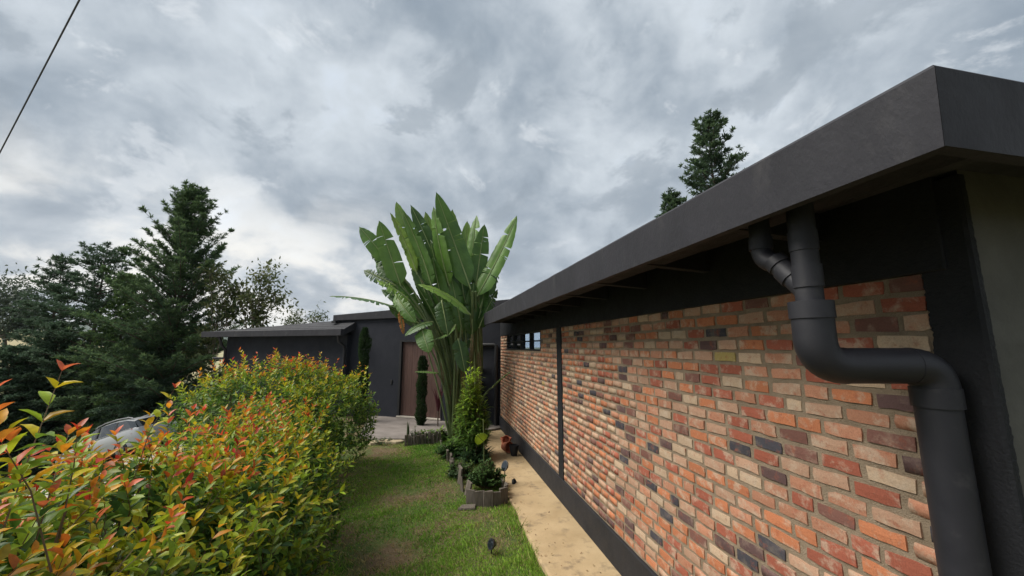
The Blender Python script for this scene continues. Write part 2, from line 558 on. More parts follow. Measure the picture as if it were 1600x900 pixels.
def ground_z(x, y):
    x, y = np.asarray(x, float), np.asarray(y, float)
    z = -1.35 * smooth01((-2.9 - x) / 7.0)
    z = z - 3.4 * smooth01((-8.5 - x) / 14.0)
    r = np.hypot(x, y)
    z = z - 9.0 * smooth01((r - 60) / 200) * smooth01((y - 20) / 60)
    az = np.degrees(np.arctan2(x, np.maximum(y, 1e-3)))
    hill = smooth01((-33 - az) / 7.0) * smooth01((az + 100) / 20)
    z = z + hill * (24 * smooth01((r - 95) / 300) + 4.5 * smooth01((r - 70) / 60))
    z = z + 0.015 * np.sin(x * 2.1 + 1.3) * np.cos(y * 1.7) * (x < 1.2)
    z = z - 0.05 * smooth01((x - 1.15) / 0.25)
    return z


def axis_vals(lo, hi, fine_lo, fine_hi, step):
    f = list(np.arange(fine_lo, fine_hi + step, step))
    s, v = step, f[-1]
    while v < hi:
        s *= 1.22; v += s; f.append(v)
    s, v = step, f[0]
    while v > lo:
        s *= 1.22; v -= s; f.insert(0, v)
    return np.array(f)


gx = axis_vals(-3600, 3600, -14, 5, 0.3)
gy = axis_vals(-60, 3900, -2, 22, 0.3)
GX, GY = np.meshgrid(gx, gy)
GZ = ground_z(GX, GY)
nx, ny = len(gx), len(gy)
idx = np.arange(nx * ny).reshape(ny, nx)
quads = np.stack([idx[:-1, :-1], idx[:-1, 1:], idx[1:, 1:], idx[1:, :-1]], -1).reshape(-1, 4)
ter = link('ground', np_mesh('ground', np.stack([GX, GY, GZ], -1).reshape(-1, 3), [quads], smooth=True), M['ground'])
tag(ter, kind='structure')

# concrete strip along the wall
WX = 2.2                                   # brick face
mb = MB()
prng = np.random.default_rng(5)
ys = np.arange(-1.0, 12.9, 0.35)
vs, fs = [], []
for i, y in enumerate(ys):
    e = 1.36 + 0.025 * prng.normal()
    vs += [(e, y, -0.12), (e + 0.01, y, 0.004), (e + 0.04, y, 0.012), (WX + 0.1, y, 0.015)]
for i in range(len(ys) - 1):
    for k in range(3):
        a = i * 4 + k
        fs.append((a, a + 1, a + 5, a + 4))
mb.add(vs, fs)
tag(mb.build('path', M['path']), kind='structure')

# driveway on the slope behind the hedge
dx = np.linspace(-12, -3.6, 24); dy = np.linspace(-2, 19, 40)
DX, DY = np.meshgrid(dx, dy)
DX = DX + 0.12 * np.sin(DY * 0.8)
di = np.arange(DX.size).reshape(DX.shape)
dq = np.stack([di[:-1, :-1], di[:-1, 1:], di[1:, 1:], di[1:, :-1]], -1).reshape(-1, 4)
M['drive'] = surf('pale_driveway', (0.28, 0.26, 0.22), (0.40, 0.37, 0.31), 0.9, 1.2, 0.4, 50, 0.01, 0.2)
drv = link('driveway', np_mesh('driveway', np.stack([DX, DY, ground_z(DX, DY) + 0.03], -1).reshape(-1, 3), [dq], smooth=True), M['drive'])
tag(drv, kind='structure')

# far mountains
def mountains():
    rng = np.random.default_rng(12)
    az = np.radians(np.linspace(-75, 4, 220))
    prof = 0.46 * (330 + 120 * np.sin(az * 5.3 + 0.6) + 70 * np.sin(az * 13 + 2) + 26 * np.sin(az * 31) + 10 * rng.normal(size=220))
    prof = prof * np.clip((4 - np.degrees(az)) / 16, 0.02, 1)        # ridge tapered off so the near window panes show bright sky
    rows = []
    for k, (rr, f) in enumerate(((2300, -0.15), (2550, 0.3), (2800, 0.62), (3100, 1.0), (3500, 0.5))):
        w = 1 + 0.12 * np.sin(az * 40 + k * 1.7)
        rows.append(np.stack([np.sin(az) * rr, np.cos(az) * rr, np.where(f > 0.99, prof, prof * f * w)], -1))
    V = np.concatenate(rows); n = 220
    i = np.arange(len(V)).reshape(len(rows), n)
    q = np.stack([i[:-1, :-1], i[:-1, 1:], i[1:, 1:], i[1:, :-1]], -1).reshape(-1, 4)
    m = surf('mountain_forest', (0.05, 0.075, 0.05), (0.09, 0.10, 0.06), 0.95, 0.004, 0, spec=0.1)
    tag(link('mountains', np_mesh('mountains', V, [q], smooth=True), m), kind='structure')


mountains()

# ------------------------------------------------------------------ brick house
ZB, ZT = 0.385, 2.90                       # brick field
Y0, Y1 = 1.32, 12.55                       # pier edge, far corner
YP0, YP1 = 6.42, 6.66                      # black post
WY0, WY1, WZ0 = 7.75, 11.45, 2.47          # window band
house = thing('brick_house', 'low brick house wing with black eaves and plinth along the path', 'house', (WX, Y0, 0))


def wall_and_bricks():
    rng = np.random.default_rng(21)
    # mortar body: slightly uneven sheet, recessed behind the brick faces, with a hole for the window
    X = WX - 0.0005
    yy = np.unique(np.concatenate([np.arange(Y0 - 0.03, Y1, 0.12), [WY0, WY1, Y1, YP0, YP1]]))
    zz = np.unique(np.concatenate([np.arange(ZB - 0.03, ZT + 0.02, 0.0725), [WZ0, ZT + 0.02]]))
    V = np.array([(X + 0.0015 * rng.normal(), y, z) for y in yy for z in zz])
    nz = len(zz)
    F = []
    for i in range(len(yy) - 1):
        for j in range(nz - 1):
            if yy[i] >= WY0 - 1e-6 and yy[i + 1] <= WY1 + 1e-6 and zz[j] >= WZ0 - 1e-6: continue
            a = i * nz + j
            F.append((a, a + 1, a + nz + 1, a + nz))
    wall = link('wall', np_mesh('wall', V, [np.array(F)]), M['mortar'], house)
    wall['label'] = 'sandy mortar wall face of reclaimed bricks'
    # brick shapes: faceted block with worn corners, front face towards -X
    shapes = []
    for k in range(14):
        r = np.random.default_rng(100 + k)
        us, ws = [-.5, -.18, .16, .5], [-.5, 0.02, .5]
        pts = {}
        vs = []
        for a, uu in enumerate(us):
            for b_, w in enumerate(ws):
                edge = (a in (0, 3)) or (b_ in (0, 2))
                corner = (a in (0, 3)) and (b_ in (0, 2))
                sx = 0.972 - (0.007 if corner else 0)
                sz = 0.94 - (0.02 if corner else 0)
                x = -0.0095 + r.normal() * 0.0006 + (0.0018 if edge else 0) + (0.0022 * r.random() if corner else 0)
                vs.append((x, (uu + r.normal() * 0.011) * sx, (w + r.normal() * 0.033) * sz))
                pts[a, b_] = len(vs) - 1
        fs = []
        for a in range(3):
            for b_ in range(2):
                fs.append((pts[a, b_], pts[a, b_ + 1], pts[a + 1, b_ + 1], pts[a + 1, b_]))
        ring = [pts[a, 0] for a in range(4)] + [pts[3, 1]] + [pts[a, 2] for a in (3, 2, 1, 0)] + [pts[0, 1]]
        back = []
        for q in ring:
            x, y_, z_ = vs[q]
            back.append(len(vs)); vs.append((0.022, y_ * 1.03, z_ * 1.06))
        for i in range(len(ring)):
            j = (i + 1) % len(ring)
            fs.append((ring[i], ring[j], back[j], back[i]))
        shapes.append((np.array(vs), fs))
    pal = [((0.44, 0.165, 0.078), 25), ((0.41, 0.195, 0.118), 22), ((0.31, 0.095, 0.058), 15), ((0.46, 0.335, 0.225), 16),
           ((0.41, 0.25, 0.165), 17), ((0.105, 0.062, 0.058), 5.0), ((0.055, 0.053, 0.062), 3.6), ((0.17, 0.080, 0.062), 6), ((0.36, 0.28, 0.10), 0.2)]
    pw = np.array([w for _, w in pal]); pw = pw / pw.sum()
    course, bh = 0.0930, 0.0705
    ncourse = int(round((ZT - ZB) / course))
    bricks = []
    drift = 0.0
    for c in range(ncourse):
        zc = ZB + 0.012 + (c + 0.5) * course
        y = Y0 + (0.0 if c % 2 else -0.116) + rng.normal() * 0.02
        # dark bricks come in runs, as they were laid from the same barrow
        while y < Y1 - 0.05:
            L = 0.202 + rng.normal() * 0.009
            if rng.random() < 0.05: L *= rng.uniform(0.5, 0.72)
            ya, yb = y, y + L
            y = yb + 0.019 + abs(rng.normal()) * 0.005
            for (sa, sb) in ((Y0, YP0 - 0.004), (YP1 + 0.004, Y1 - 0.01)):
                a_, b_ = max(ya, sa), min(yb, sb)
                if b_ - a_ < 0.04: continue
                spans = [(a_, b_)]
                if zc + bh / 2 > WZ0 - 0.01:
                    spans = [(p, q) for p, q in ((a_, min(b_, WY0 - 0.01)), (max(a_, WY1 + 0.01), b_)) if q - p > 0.04]
                for p, q in spans:
                    t = pal[rng.choice(len(pal), p=pw)][0]
                    near = (math.sin(zc * 3.1 + p * 0.9) + math.sin(p * 2.3 - zc * 5)) * 0.5
                    if near > 0.66 and rng.random() < 0.20: t = pal[5 + rng.integers(0, 3)][0]
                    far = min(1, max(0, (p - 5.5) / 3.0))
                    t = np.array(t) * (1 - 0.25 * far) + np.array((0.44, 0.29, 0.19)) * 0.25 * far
                    t = t * rng.uniform(0.86, 1.14)
                    bricks.append(((p + q) / 2, zc + rng.normal() * 0.002, q - p, t, rng.integers(0, 14), rng.normal() * 0.014, rng.normal() * 0.0016, bh * rng.uniform(0.93, 1.06)))
    def seen(b):
        x, y_, d = proj((WX, b[0], b[1]))
        if d < 0.2 or x > 1600 or y_ > 900: return 0
        if (1430 < x and y_ > 540): return 0
        x2, y2, _ = proj((WX, b[0] + b[2] / 2, b[1])); x3, y3, _ = proj((WX, b[0] - b[2] / 2, b[1]))
        return abs(x3 - x2) * FPX * b[7] / d
    bricks.sort(key=seen, reverse=True)
    meshes = []
    for vs, fs in shapes:
        me = bpy.data.meshes.new('brick')
        me.from_pydata([tuple(p) for p in vs], [], fs); me.materials.append(M['brick'])
        meshes.append(me)
    inv = (Matrix.Translation(house.location) @ wall.matrix_parent_inverse).inverted()
    rest_v, rest_f, rest_c = [], [], []
    o = 0
    for n, (yc, zc, L, t, k, rot, pr, h) in enumerate(bricks):
        if n < 300:
            b = bpy.data.objects.new('brick', meshes[k]); col.objects.link(b)
            b.parent = wall; b.matrix_parent_inverse = inv
            b.location = (WX + pr, yc, zc); b.rotation_euler = (rot, 0, 0)
            b.scale = (1, L, h)
            b.color = (*t, 1)
        else:
            vs, fs = shapes[k]
            y_ = vs[:, 1] * L; z_ = vs[:, 2] * h
            V = np.stack([vs[:, 0] + WX + pr, yc + y_ * math.cos(rot) - z_ * math.sin(rot), zc + z_ * math.cos(rot) + y_ * math.sin(rot)], 1)
            rest_v.append(V); rest_c.append(np.repeat(t[None], len(V), 0))
            rest_f += [tuple(i + o for i in f) for f in fs]; o += len(V)
    me = np_mesh('brickwork', np.concatenate(rest_v), [np.array(rest_f)], np.concatenate(rest_c))
    bw = link('brickwork', me, M['brick_far'], wall)
    tag(bw, kind='stuff')


wall_and_bricks()
MB().box(WX - 0.035, WX + 0.3, Y0 - 0.34, Y1, -0.2, ZB).build('plinth', M['plinth'], house, bevel=0.012)
MB().box(WX - 0.02, WX + 0.2, YP0, YP1, ZB - 0.01, ZT + 0.02).build('post', M['paint_and_shade'], house, bevel=0.006)
# pier at the near corner with a rough painted edge over the last bricks
rng = np.random.default_rng(3)
vs = []
zz = np.linspace(ZB - 0.02, 3.3, 260)
for z in zz:
    e = Y0 + 0.0035 * rng.normal() + 0.003 * math.sin(z * 9) + 0.002 * math.sin(z * 47)
    vs += [(WX + 0.02, e, z), (WX - 0.016, e - 0.004, z), (WX - 0.02, 1.15, z), (WX - 0.012, 1.137, z), (WX + 0.012 + 0.002 * rng.normal(), 1.135, z)]
fs = []
for i in range(len(zz) - 1):
    for k in range(4):
        a = i * 5 + k
        fs.append((a, a + 5, a + 6, a + 1))
MB().add(vs, fs).build('pier', M['paint_and_shade'], house)
# concrete end wall, set back behind the pier
vs = []
for i, z in enumerate((-0.2, 2.0, 2.74, 2.755, 3.4)):
    vs += [(WX - 0.005, 1.145 + (0.006 if i in (2, 3) else 0), z), (WX + 6, 1.145 + (0.006 if i in (2, 3) else 0), z)]
MB().add(vs, [(2 * i, 2 * i + 1, 2 * i + 3, 2 * i + 2) for i in range(4)]).build('end_wall', M['concrete'], house)
MB().box(WX - 0.03, WX + 0.25, Y0 - 0.1, Y1 - 0.02, ZT, 3.42).build('ring_beam', M['paint_and_shade'], house, bevel=0.008)
# eaves
FX, FY0, FY1 = 1.40, 0.745, 10.62
FZ0, FZ1 = 3.130, 3.372
fz = lambda y, z: (0.0015 + 0.0085 * (z - FZ0) / (FZ1 - FZ0)) * (y - FY0)
mb = MB()
prof = [(FX + 0.045, FZ0), (FX, FZ0 + 0.0), (FX - 0.02, FZ1 - 0.012), (FX - 0.012, FZ1), (FX + 0.10, FZ1 + 0.002), (FX + 0.10, FZ0 + 0.06)]
ysf = np.linspace(FY0, FY1, 40)
r2 = np.random.default_rng(8)
vs, fs = [], []
for y in ysf:
    w = r2.normal(size=2) * 0.0012
    for k, (x, z) in enumerate(prof):
        # mitre at the near corner
        yy_ = y if y > FY0 + 0.2 else y + (x - FX)
        vs.append((x + w[0], yy_, z + fz(y, z) + w[1]))
for i in range(len(ysf) - 1):
    for k in range(5):
        a = i * 6 + k
        fs.append((a, a + 1, a + 7, a + 6))
fs.append(tuple(range((len(ysf) - 1) * 6, len(ysf) * 6)))
mb.add(vs, fs).build('fascia', M['paint'], house)
vs, fs = [], []
for x_ in np.linspace(0, 6, 16):
    for k, (x, z) in enumerate(prof):
        vs.append((FX + (x - FX) * (1 if x_ == 0 else 0) + x_, FY0 + (x - FX), z + r2.normal() * 0.001))
for i in range(15):
    for k in range(5):
        a = i * 6 + k
        fs.append((a, a + 6, a + 7, a + 1))
MB().add(vs, fs).build('end_fascia', M['paint'], house)
MB().hexa([(FX + 0.09, FY0 + 0.09, 3.32), (FX + 6, FY0 + 0.09, 3.33), (FX + 6, FY1, 3.33), (FX + 0.09, FY1, 3.40),
           (FX + 0.09, FY0 + 0.09, 3.36), (FX + 6, FY0 + 0.09, 3.5), (FX + 6, FY1, 3.6), (FX + 0.09, FY1, 3.45)]).build('roof', M['roof'], house)
for y in np.arange(1.72, 10.5, 0.92):
    MB().hexa([(FX + 0.11, y, 3.20), (WX - 0.04, y, 3.16), (WX - 0.04, y + 0.07, 3.16), (FX + 0.11, y + 0.07, 3.20),
               (FX + 0.11, y, 3.32), (WX - 0.04, y, 3.325), (WX - 0.04, y + 0.07, 3.325), (FX + 0.11, y + 0.07, 3.32)]).build('rafter', M['paint_and_shade'], house, bevel=0.004)  # eave shade put into the colour: darker black against light bounced upward
# hidden gutter box behind the fascia and far return of the eaves
MB().box(FX + 0.105, FX + 0.36, FY0 + 0.12, FY1 - 0.05, FZ0 + 0.07, FZ0 + 0.10).build('gutter', M['paint_and_shade'], house)
MB().hexa([(FX, FY1 + 0.001, FZ0 + 0.1), (WX + 0.6, FY1 + 0.001, FZ0 + 0.1), (WX + 0.6, FY1 + 0.06, FZ0 + 0.1), (FX, FY1 + 0.06, FZ0 + 0.1),
           (FX, FY1 + 0.001, FZ1 + 0.1), (WX + 0.6, FY1 + 0.001, FZ1 + 0.1), (WX + 0.6, FY1 + 0.06, FZ1 + 0.1), (FX, FY1 + 0.06, FZ1 + 0.1)]).build('eave_return', M['paint'], house)
# window band: four lights, each with a glazing bar
win = MB().box(WX + 0.10, WX + 0.12, (WY0 + WY1) / 2, WY1, WZ0, ZT).build('window', M['frame'], house)
n = 4
pitchw = (WY1 - WY0) / n
mbf = MB()
for i in range(n + 1):
    y = WY0 + i * pitchw
    y = min(max(y, WY0 + 0.02), WY1 - 0.02)
    mbf.box(WX - 0.006, WX + 0.099, y - 0.02, y + 0.02, WZ0, ZT)
for (a, b) in ((WZ0, WZ0 + 0.035), (WZ0 + 0.205, WZ0 + 0.23), (ZT - 0.03, ZT)):
    for i in range(n):
        y = WY0 + i * pitchw
        mbf.box(WX - 0.004, WX + 0.097, y + 0.021 + (0.02 if i == 0 else 0), y + pitchw - 0.021 - (0.02 if i == n - 1 else 0), a, b)
mbf.build('frame', M['frame'], win)
for i in range(n):
    for (a, b) in ((WZ0 + 0.035, WZ0 + 0.205), (WZ0 + 0.23, ZT - 0.03)):
        y = WY0 + i * pitchw
        tl = 0.004
        x0_ = WX + 0.05
        MB().hexa([(x0_, y + 0.03, a + 0.002), (x0_ + 0.004, y + 0.03, a + 0.002), (x0_ + 0.004, y + pitchw - 0.03, a + 0.002), (x0_, y + pitchw - 0.03, a + 0.002),
                   (x0_ + tl, y + 0.03, b - 0.002), (x0_ + tl + 0.004, y + 0.03, b - 0.002), (x0_ + tl + 0.004, y + pitchw - 0.03, b - 0.002), (x0_ + tl, y + pitchw - 0.03, b - 0.002)]).build('pane', M['clear_glass'] if i < 2 else M['glass'], win)


def arc(p0, p1, p2, n=9):
    p0, p1, p2 = map(lambda q: np.asarray(q, float), (p0, p1, p2))
    return [(1 - t) ** 2 * p0 + 2 * t * (1 - t) * p1 + t * t * p2 for t in np.linspace(0, 1, n)]


def downpipe():
    A = np.array([1.615, 1.375])            # drop under the gutter
    B = np.array([2.085, 1.275])            # drop in front of the pier
    r4, r6 = 0.052, 0.077
    zr = 2.57 - 0.082                      # level of the cross run
    d = thing_part('downpipe')
    MB().tube([(*A, 3.25), (*A, 2.69)], r4, 24).build('pipe', M['pvc'], d, True)
    for z, h, e in ((3.035, 0.045, 0.004), (2.875, 0.05, 0.006)):
        MB().lathe([(r4 + 0.001, -h), (r4 + e, -h), (r4 + e, h), (r4 + 0.001, h)], 24, (*A, z)).build('coupling', M['pvc'], d, True)
    # branch from the second outlet: straight, two 45 degree bends, into the tee
    A2 = A + np.array([-0.02, 0.205])
    b0, b1 = np.array([*A2, 3.25]), np.array([*A2, 3.055])
    b2 = np.array([*(A2 * 0.86 + A * 0.14), 3.0])
    b3 = np.array([*A, 2.80]); b2b = b1 * 0.62 + b3 * 0.38
    MB().tube([b0, b1], r4 * 0.9, 22).build('branch_pipe', M['pvc'], d, True)
    MB().tube(arc(b1, b1 - (0, 0, 0.07), b2b, 8) + [b3], r4 * 0.9, 22).build('branch_bend', M['pvc'], d, True)
    for c, dirv, hh in ((b1 + (0, 0, 0.02), np.array([0, 0, 1.0]), 0.03), (b2b, unit(b3 - b2b), 0.022), (b2b * 0.62 + b3 * 0.38, unit(b3 - b2b), 0.03)):
        MB().tube([c - dirv * hh, c - dirv * hh * 0.99, c + dirv * hh * 0.99, c + dirv * hh], [r4 * 0.9, r4 * 0.9 + 0.006, r4 * 0.9 + 0.006, r4 * 0.9], 22).build('coupling', M['pvc'], d, True)
    # reducer and big lower elbow
    MB().lathe([(r4, 0.0), (r6 * 0.86, 0.002), (r6 + 0.006, 0.004), (r6 + 0.006, 0.078), (r6 - 0.01, 0.08), (r4, 0.081)], 28, (*A, 2.685)).build('reducer', M['pvc'], d, True)
    hdir = unit(np.array([*(B - A), 0.0]))
    a0 = np.array([*A, 2.69]); c0 = np.array([*A, zr])
    rad = 0.115
    e1 = [a0] + arc(c0 + (0, 0, rad), c0, c0 + hdir * rad, 12)
    MB().tube(e1, r6, 28).build('elbow', M['pvc'], d, True)
    c1 = np.array([*B, zr])
    MB().tube([c0 + hdir * (rad - 0.01), c1 - hdir * 0.09], r6 - 0.002, 28).build('cross_pipe', M['pvc'], d, True)
    MB().tube(arc(c1 - hdir * 0.10, c1, c1 - (0, 0, 0.10), 12), r6, 28).build('elbow', M['pvc'], d, True)
    MB().tube([c1 - (0, 0, 0.09), (*B, 0.02)], r6 - 0.004, 28).build('pipe', M['pvc'], d, True)
    MB().lathe([(r6 - 0.004, -0.05), (r6 + 0.004, -0.05), (r6 + 0.004, 0.03), (r6, 0.031)], 28, (*B, zr - 0.12)).build('coupling', M['pvc'], d, True)


def thing_part(name):
    # a part that groups sub-parts: its own mesh is the wall bracket
    return MB().box(2.16, 2.186, 1.23, 1.32, 1.2, 1.23).build(name, M['pvc'], house)


downpipe()

# ------------------------------------------------------------------ entrance block and garage (charcoal)
ED = np.array([-0.8446, 0.5354]); EN = np.array([-0.5354, -0.8446]); E0 = np.array([2.2, 12.6])


def E(s, d, z):                            # along the front, out of the front, up
    q = E0 + ED * s + EN * d
    return (q[0], q[1], z)


def ebox(mb, s0, s1, d0, d1, z0, z1, z0b=None, z1b=None):
    z0b = z0 if z0b is None else z0b; z1b = z1 if z1b is None else z1b
    return mb.hexa([E(s0, d0, z0), E(s1, d0, z0b), E(s1, d1, z0b), E(s0, d1, z0), E(s0, d0, z1), E(s1, d0, z1b), E(s1, d1, z1b), E(s0, d1, z1)])


ent = thing('entrance_block', 'charcoal rendered entrance block with tall brown double door', 'house', E(3, 0, 0))
DS0, DS1, DZ0, DZ1 = 2.16, 3.98, 0.12, 2.80
mb = MB()
ebox(mb, -0.6, DS0, -0.25, 0, -0.4, 3.6)
ebox(mb, DS1, 7.0, -0.25, 0, -0.6, 3.6)
ebox(mb, DS0, DS1, -0.25, -0.001, DZ1, 3.6)
ebox(mb, DS0, DS1, -0.25, -0.002, -0.4, DZ0)
mb.build('wall', M['wall_dark'], ent)
mb = MB()
ebox(mb, -2.0, 7.12, -0.1, 0.12, 3.66, 4.17, 3.57, 3.79)
mb.build('fascia', M['paint'], ent, bevel=0.01)
mb = MB()
mb.hexa([E(-2, 0.05, 4.0), E(7.05, 0.05, 3.7), E(7.05, -5, 4.2), E(-2, -5, 4.4), E(-2, 0.05, 4.15), E(7.05, 0.05, 3.775), E(7.05, -5, 4.28), E(-2, -5, 4.5)])
mb.build('roof', M['roof'], ent)
frm = MB()
ebox(frm, DS0 + 0.001, DS0 + 0.05, -0.2, 0.015, DZ0, DZ1 - 0.001)
ebox(frm, DS1 - 0.09, DS1 - 0.001, -0.2, 0.015, DZ0, DZ1 - 0.001)
ebox(frm, DS0 + 0.051, DS1 - 0.091, -0.2, 0.014, DZ1 - 0.07, DZ1 - 0.002)
frm.build('door_frame', M['frame'], ent)
mid = (DS0 + DS1) / 2 - 0.02
for (a, b, h) in ((DS0 + 0.052, mid - 0.004, mid - 0.06), (mid + 0.004, DS1 - 0.092, mid + 0.06)):
    mb = MB(); ebox(mb, a, b, -0.14, -0.09, DZ0 + 0.015, DZ1 - 0.072)
    dr = mb.build('door', M['wood_door'], ent)
    k = 4
    for i in range(k):                     # vertical boards of each leaf
        w = (b - a) / k
        mb = MB(); ebox(mb, a + i * w + 0.002, a + (i + 1) * w - 0.002, -0.089, -0.077, DZ0 + 0.017, DZ1 - 0.074)
        mb.build('board', M['wood_door'], dr, bevel=0.002)
    mb = MB().tube([E(h, -0.03, 0.95), E(h, -0.03, 1.55)], 0.012, 8)
    mb.tube([E(h, -0.08, 1.0), E(h, -0.03, 1.0)], 0.008, 6).tube([E(h, -0.08, 1.5), E(h, -0.03, 1.5)], 0.008, 6)
    mb.build('handle', M['frame'], dr, True)
mb = MB(); ebox(mb, DS0 + 0.01, DS1 - 0.01, -0.07, 0.06, DZ0 - 0.03, DZ0 + 0.012)
mb.build('sill', M['sill'], ent)
mb = MB(); ebox(mb, 4.24, 4.31, 0, 0.03, 1.22, 1.36)
mb.build('door_bell', M['rubber'], ent, bevel=0.005)
# black rainwater pipe in the inner corner
mb = MB().tube([E(0.95, 0.07, 2.62)] + [E(0.2, 0.07, 2.62)] + [E(0.13, 0.07, 2.58), E(0.12, 0.07, 2.5), E(0.12, 0.07, 0.02)], 0.06, 16)
mb.build('corner_downpipe', M['frame'], ent, True)
mb = MB(); ebox(mb, 6.86, 7.06, 0.13, 0.25, 3.46, 3.56); mb.build('roof_vent', M['frame'], ent)

gar = thing('garage', 'low charcoal garage with wide black eaves behind the hedge', 'garage', E(9.5, 0.2, -0.6))
mb = MB(); ebox(mb, 6.25, 13.05, -4.0, 0.2, -2.0, 3.02); mb.build('wall', M['wall_dark'], gar)
mb = MB(); ebox(mb, 6.06, 13.95, 0.60, 0.75, 2.965, 3.205); mb.build('fascia', M['paint'], gar, bevel=0.008)
mb = MB().hexa([E(6.06, 0.599, 2.97), E(6.2, 0.599, 2.97), E(6.2, 0.01, 3.24), E(6.06, 0.01, 3.24), E(6.06, 0.599, 3.205), E(6.2, 0.599, 3.205), E(6.2, 0.01, 3.50), E(6.06, 0.01, 3.50)])
mb.build('rake', M['paint'], gar)
rL, rR, rR2, rT = (np.array(q) for q in (E(13.92, 0.62, 3.18), E(6.07, 0.62, 3.18), E(6.07, 0.012, 3.49), E(7.12, -0.3, 3.60)))
grf = MB().add([rL, rR, rR2, rT, E(13.5, -2.5, 3.0)], [(0, 1, 2, 3), (0, 3, 4)]).build('roof', M['roof'], gar)
for i in range(5):                          # lapped roofing courses
    t0, t1 = i / 5, (i + 1) / 5
    up_ = np.array([0, 0, 0.018]); lo_ = np.array([0, 0, 0.004])
    q0, q1 = rL * (1 - t0) + rT * t0, rR * (1 - t0) + rR2 * t0
    q2, q3 = rR * (1 - t1) + rR2 * t1, rL * (1 - t1) + rT * t1
    MB().hexa([q0 + lo_ * 0.5, q1 + lo_ * 0.5, q2 + lo_ * 0.5, q3 + lo_ * 0.5, q0 + up_ + lo_, q1 + up_ + lo_, q2 + lo_ * 2, q3 + lo_ * 2]).build('roofing_strip', M['roof'], grf)
MB().tube([E(6.25, 0.68, 2.98), E(6.25, 0.62, 2.75), E(6.3, 0.3, 2.6), E(6.3, 0.27, 2.4), E(6.3, 0.27, -0.5)], 0.05, 10).build('downpipe', M['pvc'], gar, True)
MB().tube([E(12.9, 0.66, 2.98), E(12.9, 0.5, 2.6), E(12.95, 0.3, 2.4), E(12.95, 0.27, -1.2)], 0.06, 10).build('downpipe', M['pvc'], gar, True)
MB().tube([E(12.95, 0.28, 2.05), E(13.7, 0.28, 2.05)], 0.05, 10).build('overflow_pipe', M['pvc'], gar, True)

# patio slab in front of the door
pv = [E(-0.3, 0, 0), E(5.2, 0, 0), (-1.95, 12.1, 0), (-1.35, 11.55, 0), (0.9, 11.05, 0), (1.5, 11.9, 0)]
vs = [(p[0], p[1], -0.3) for p in pv] + [(p[0], p[1], 0.075) for p in pv]
k = len(pv)
tag(MB().add(vs, [tuple(range(k, 2 * k))] + [(i, (i + 1) % k, (i + 1) % k + k, i + k) for i in range(k)]).build('patio', M['patio'], bevel=0.012), kind='structure')

# ------------------------------------------------------------------ lawn
BARE = [(PZ(590, 868, 0)[:2], 0.42, 0.95), (PZ(640, 775, 0)[:2], 0.5, 0.55), (PZ(700, 765, 0)[:2], 0.45, 0.6), (PZ(760, 815, 0)[:2], 0.3, 0.6),
        (PZ(585, 706, 0)[:2], 0.8, 0.85), (PZ(790, 845, 0)[:2], 0.35, 0.55), (PZ(470, 860, 0)[:2], 0.7, 0.7)]


def lumpy(x, y, s, seed=0):
    r = np.random.default_rng(seed)
    v = 0
    for k in range(5):
        a, p = r.uniform(0, 6.28, 2)
        f = s * 1.6 ** k * 0.6
        v = v + np.sin(f * (x * math.cos(a) + y * math.sin(a)) + p + 0.7 * np.sin(f * 0.7 * (y * math.cos(a) - x * math.sin(a)))) / (1.25 ** k)
    return v / 3


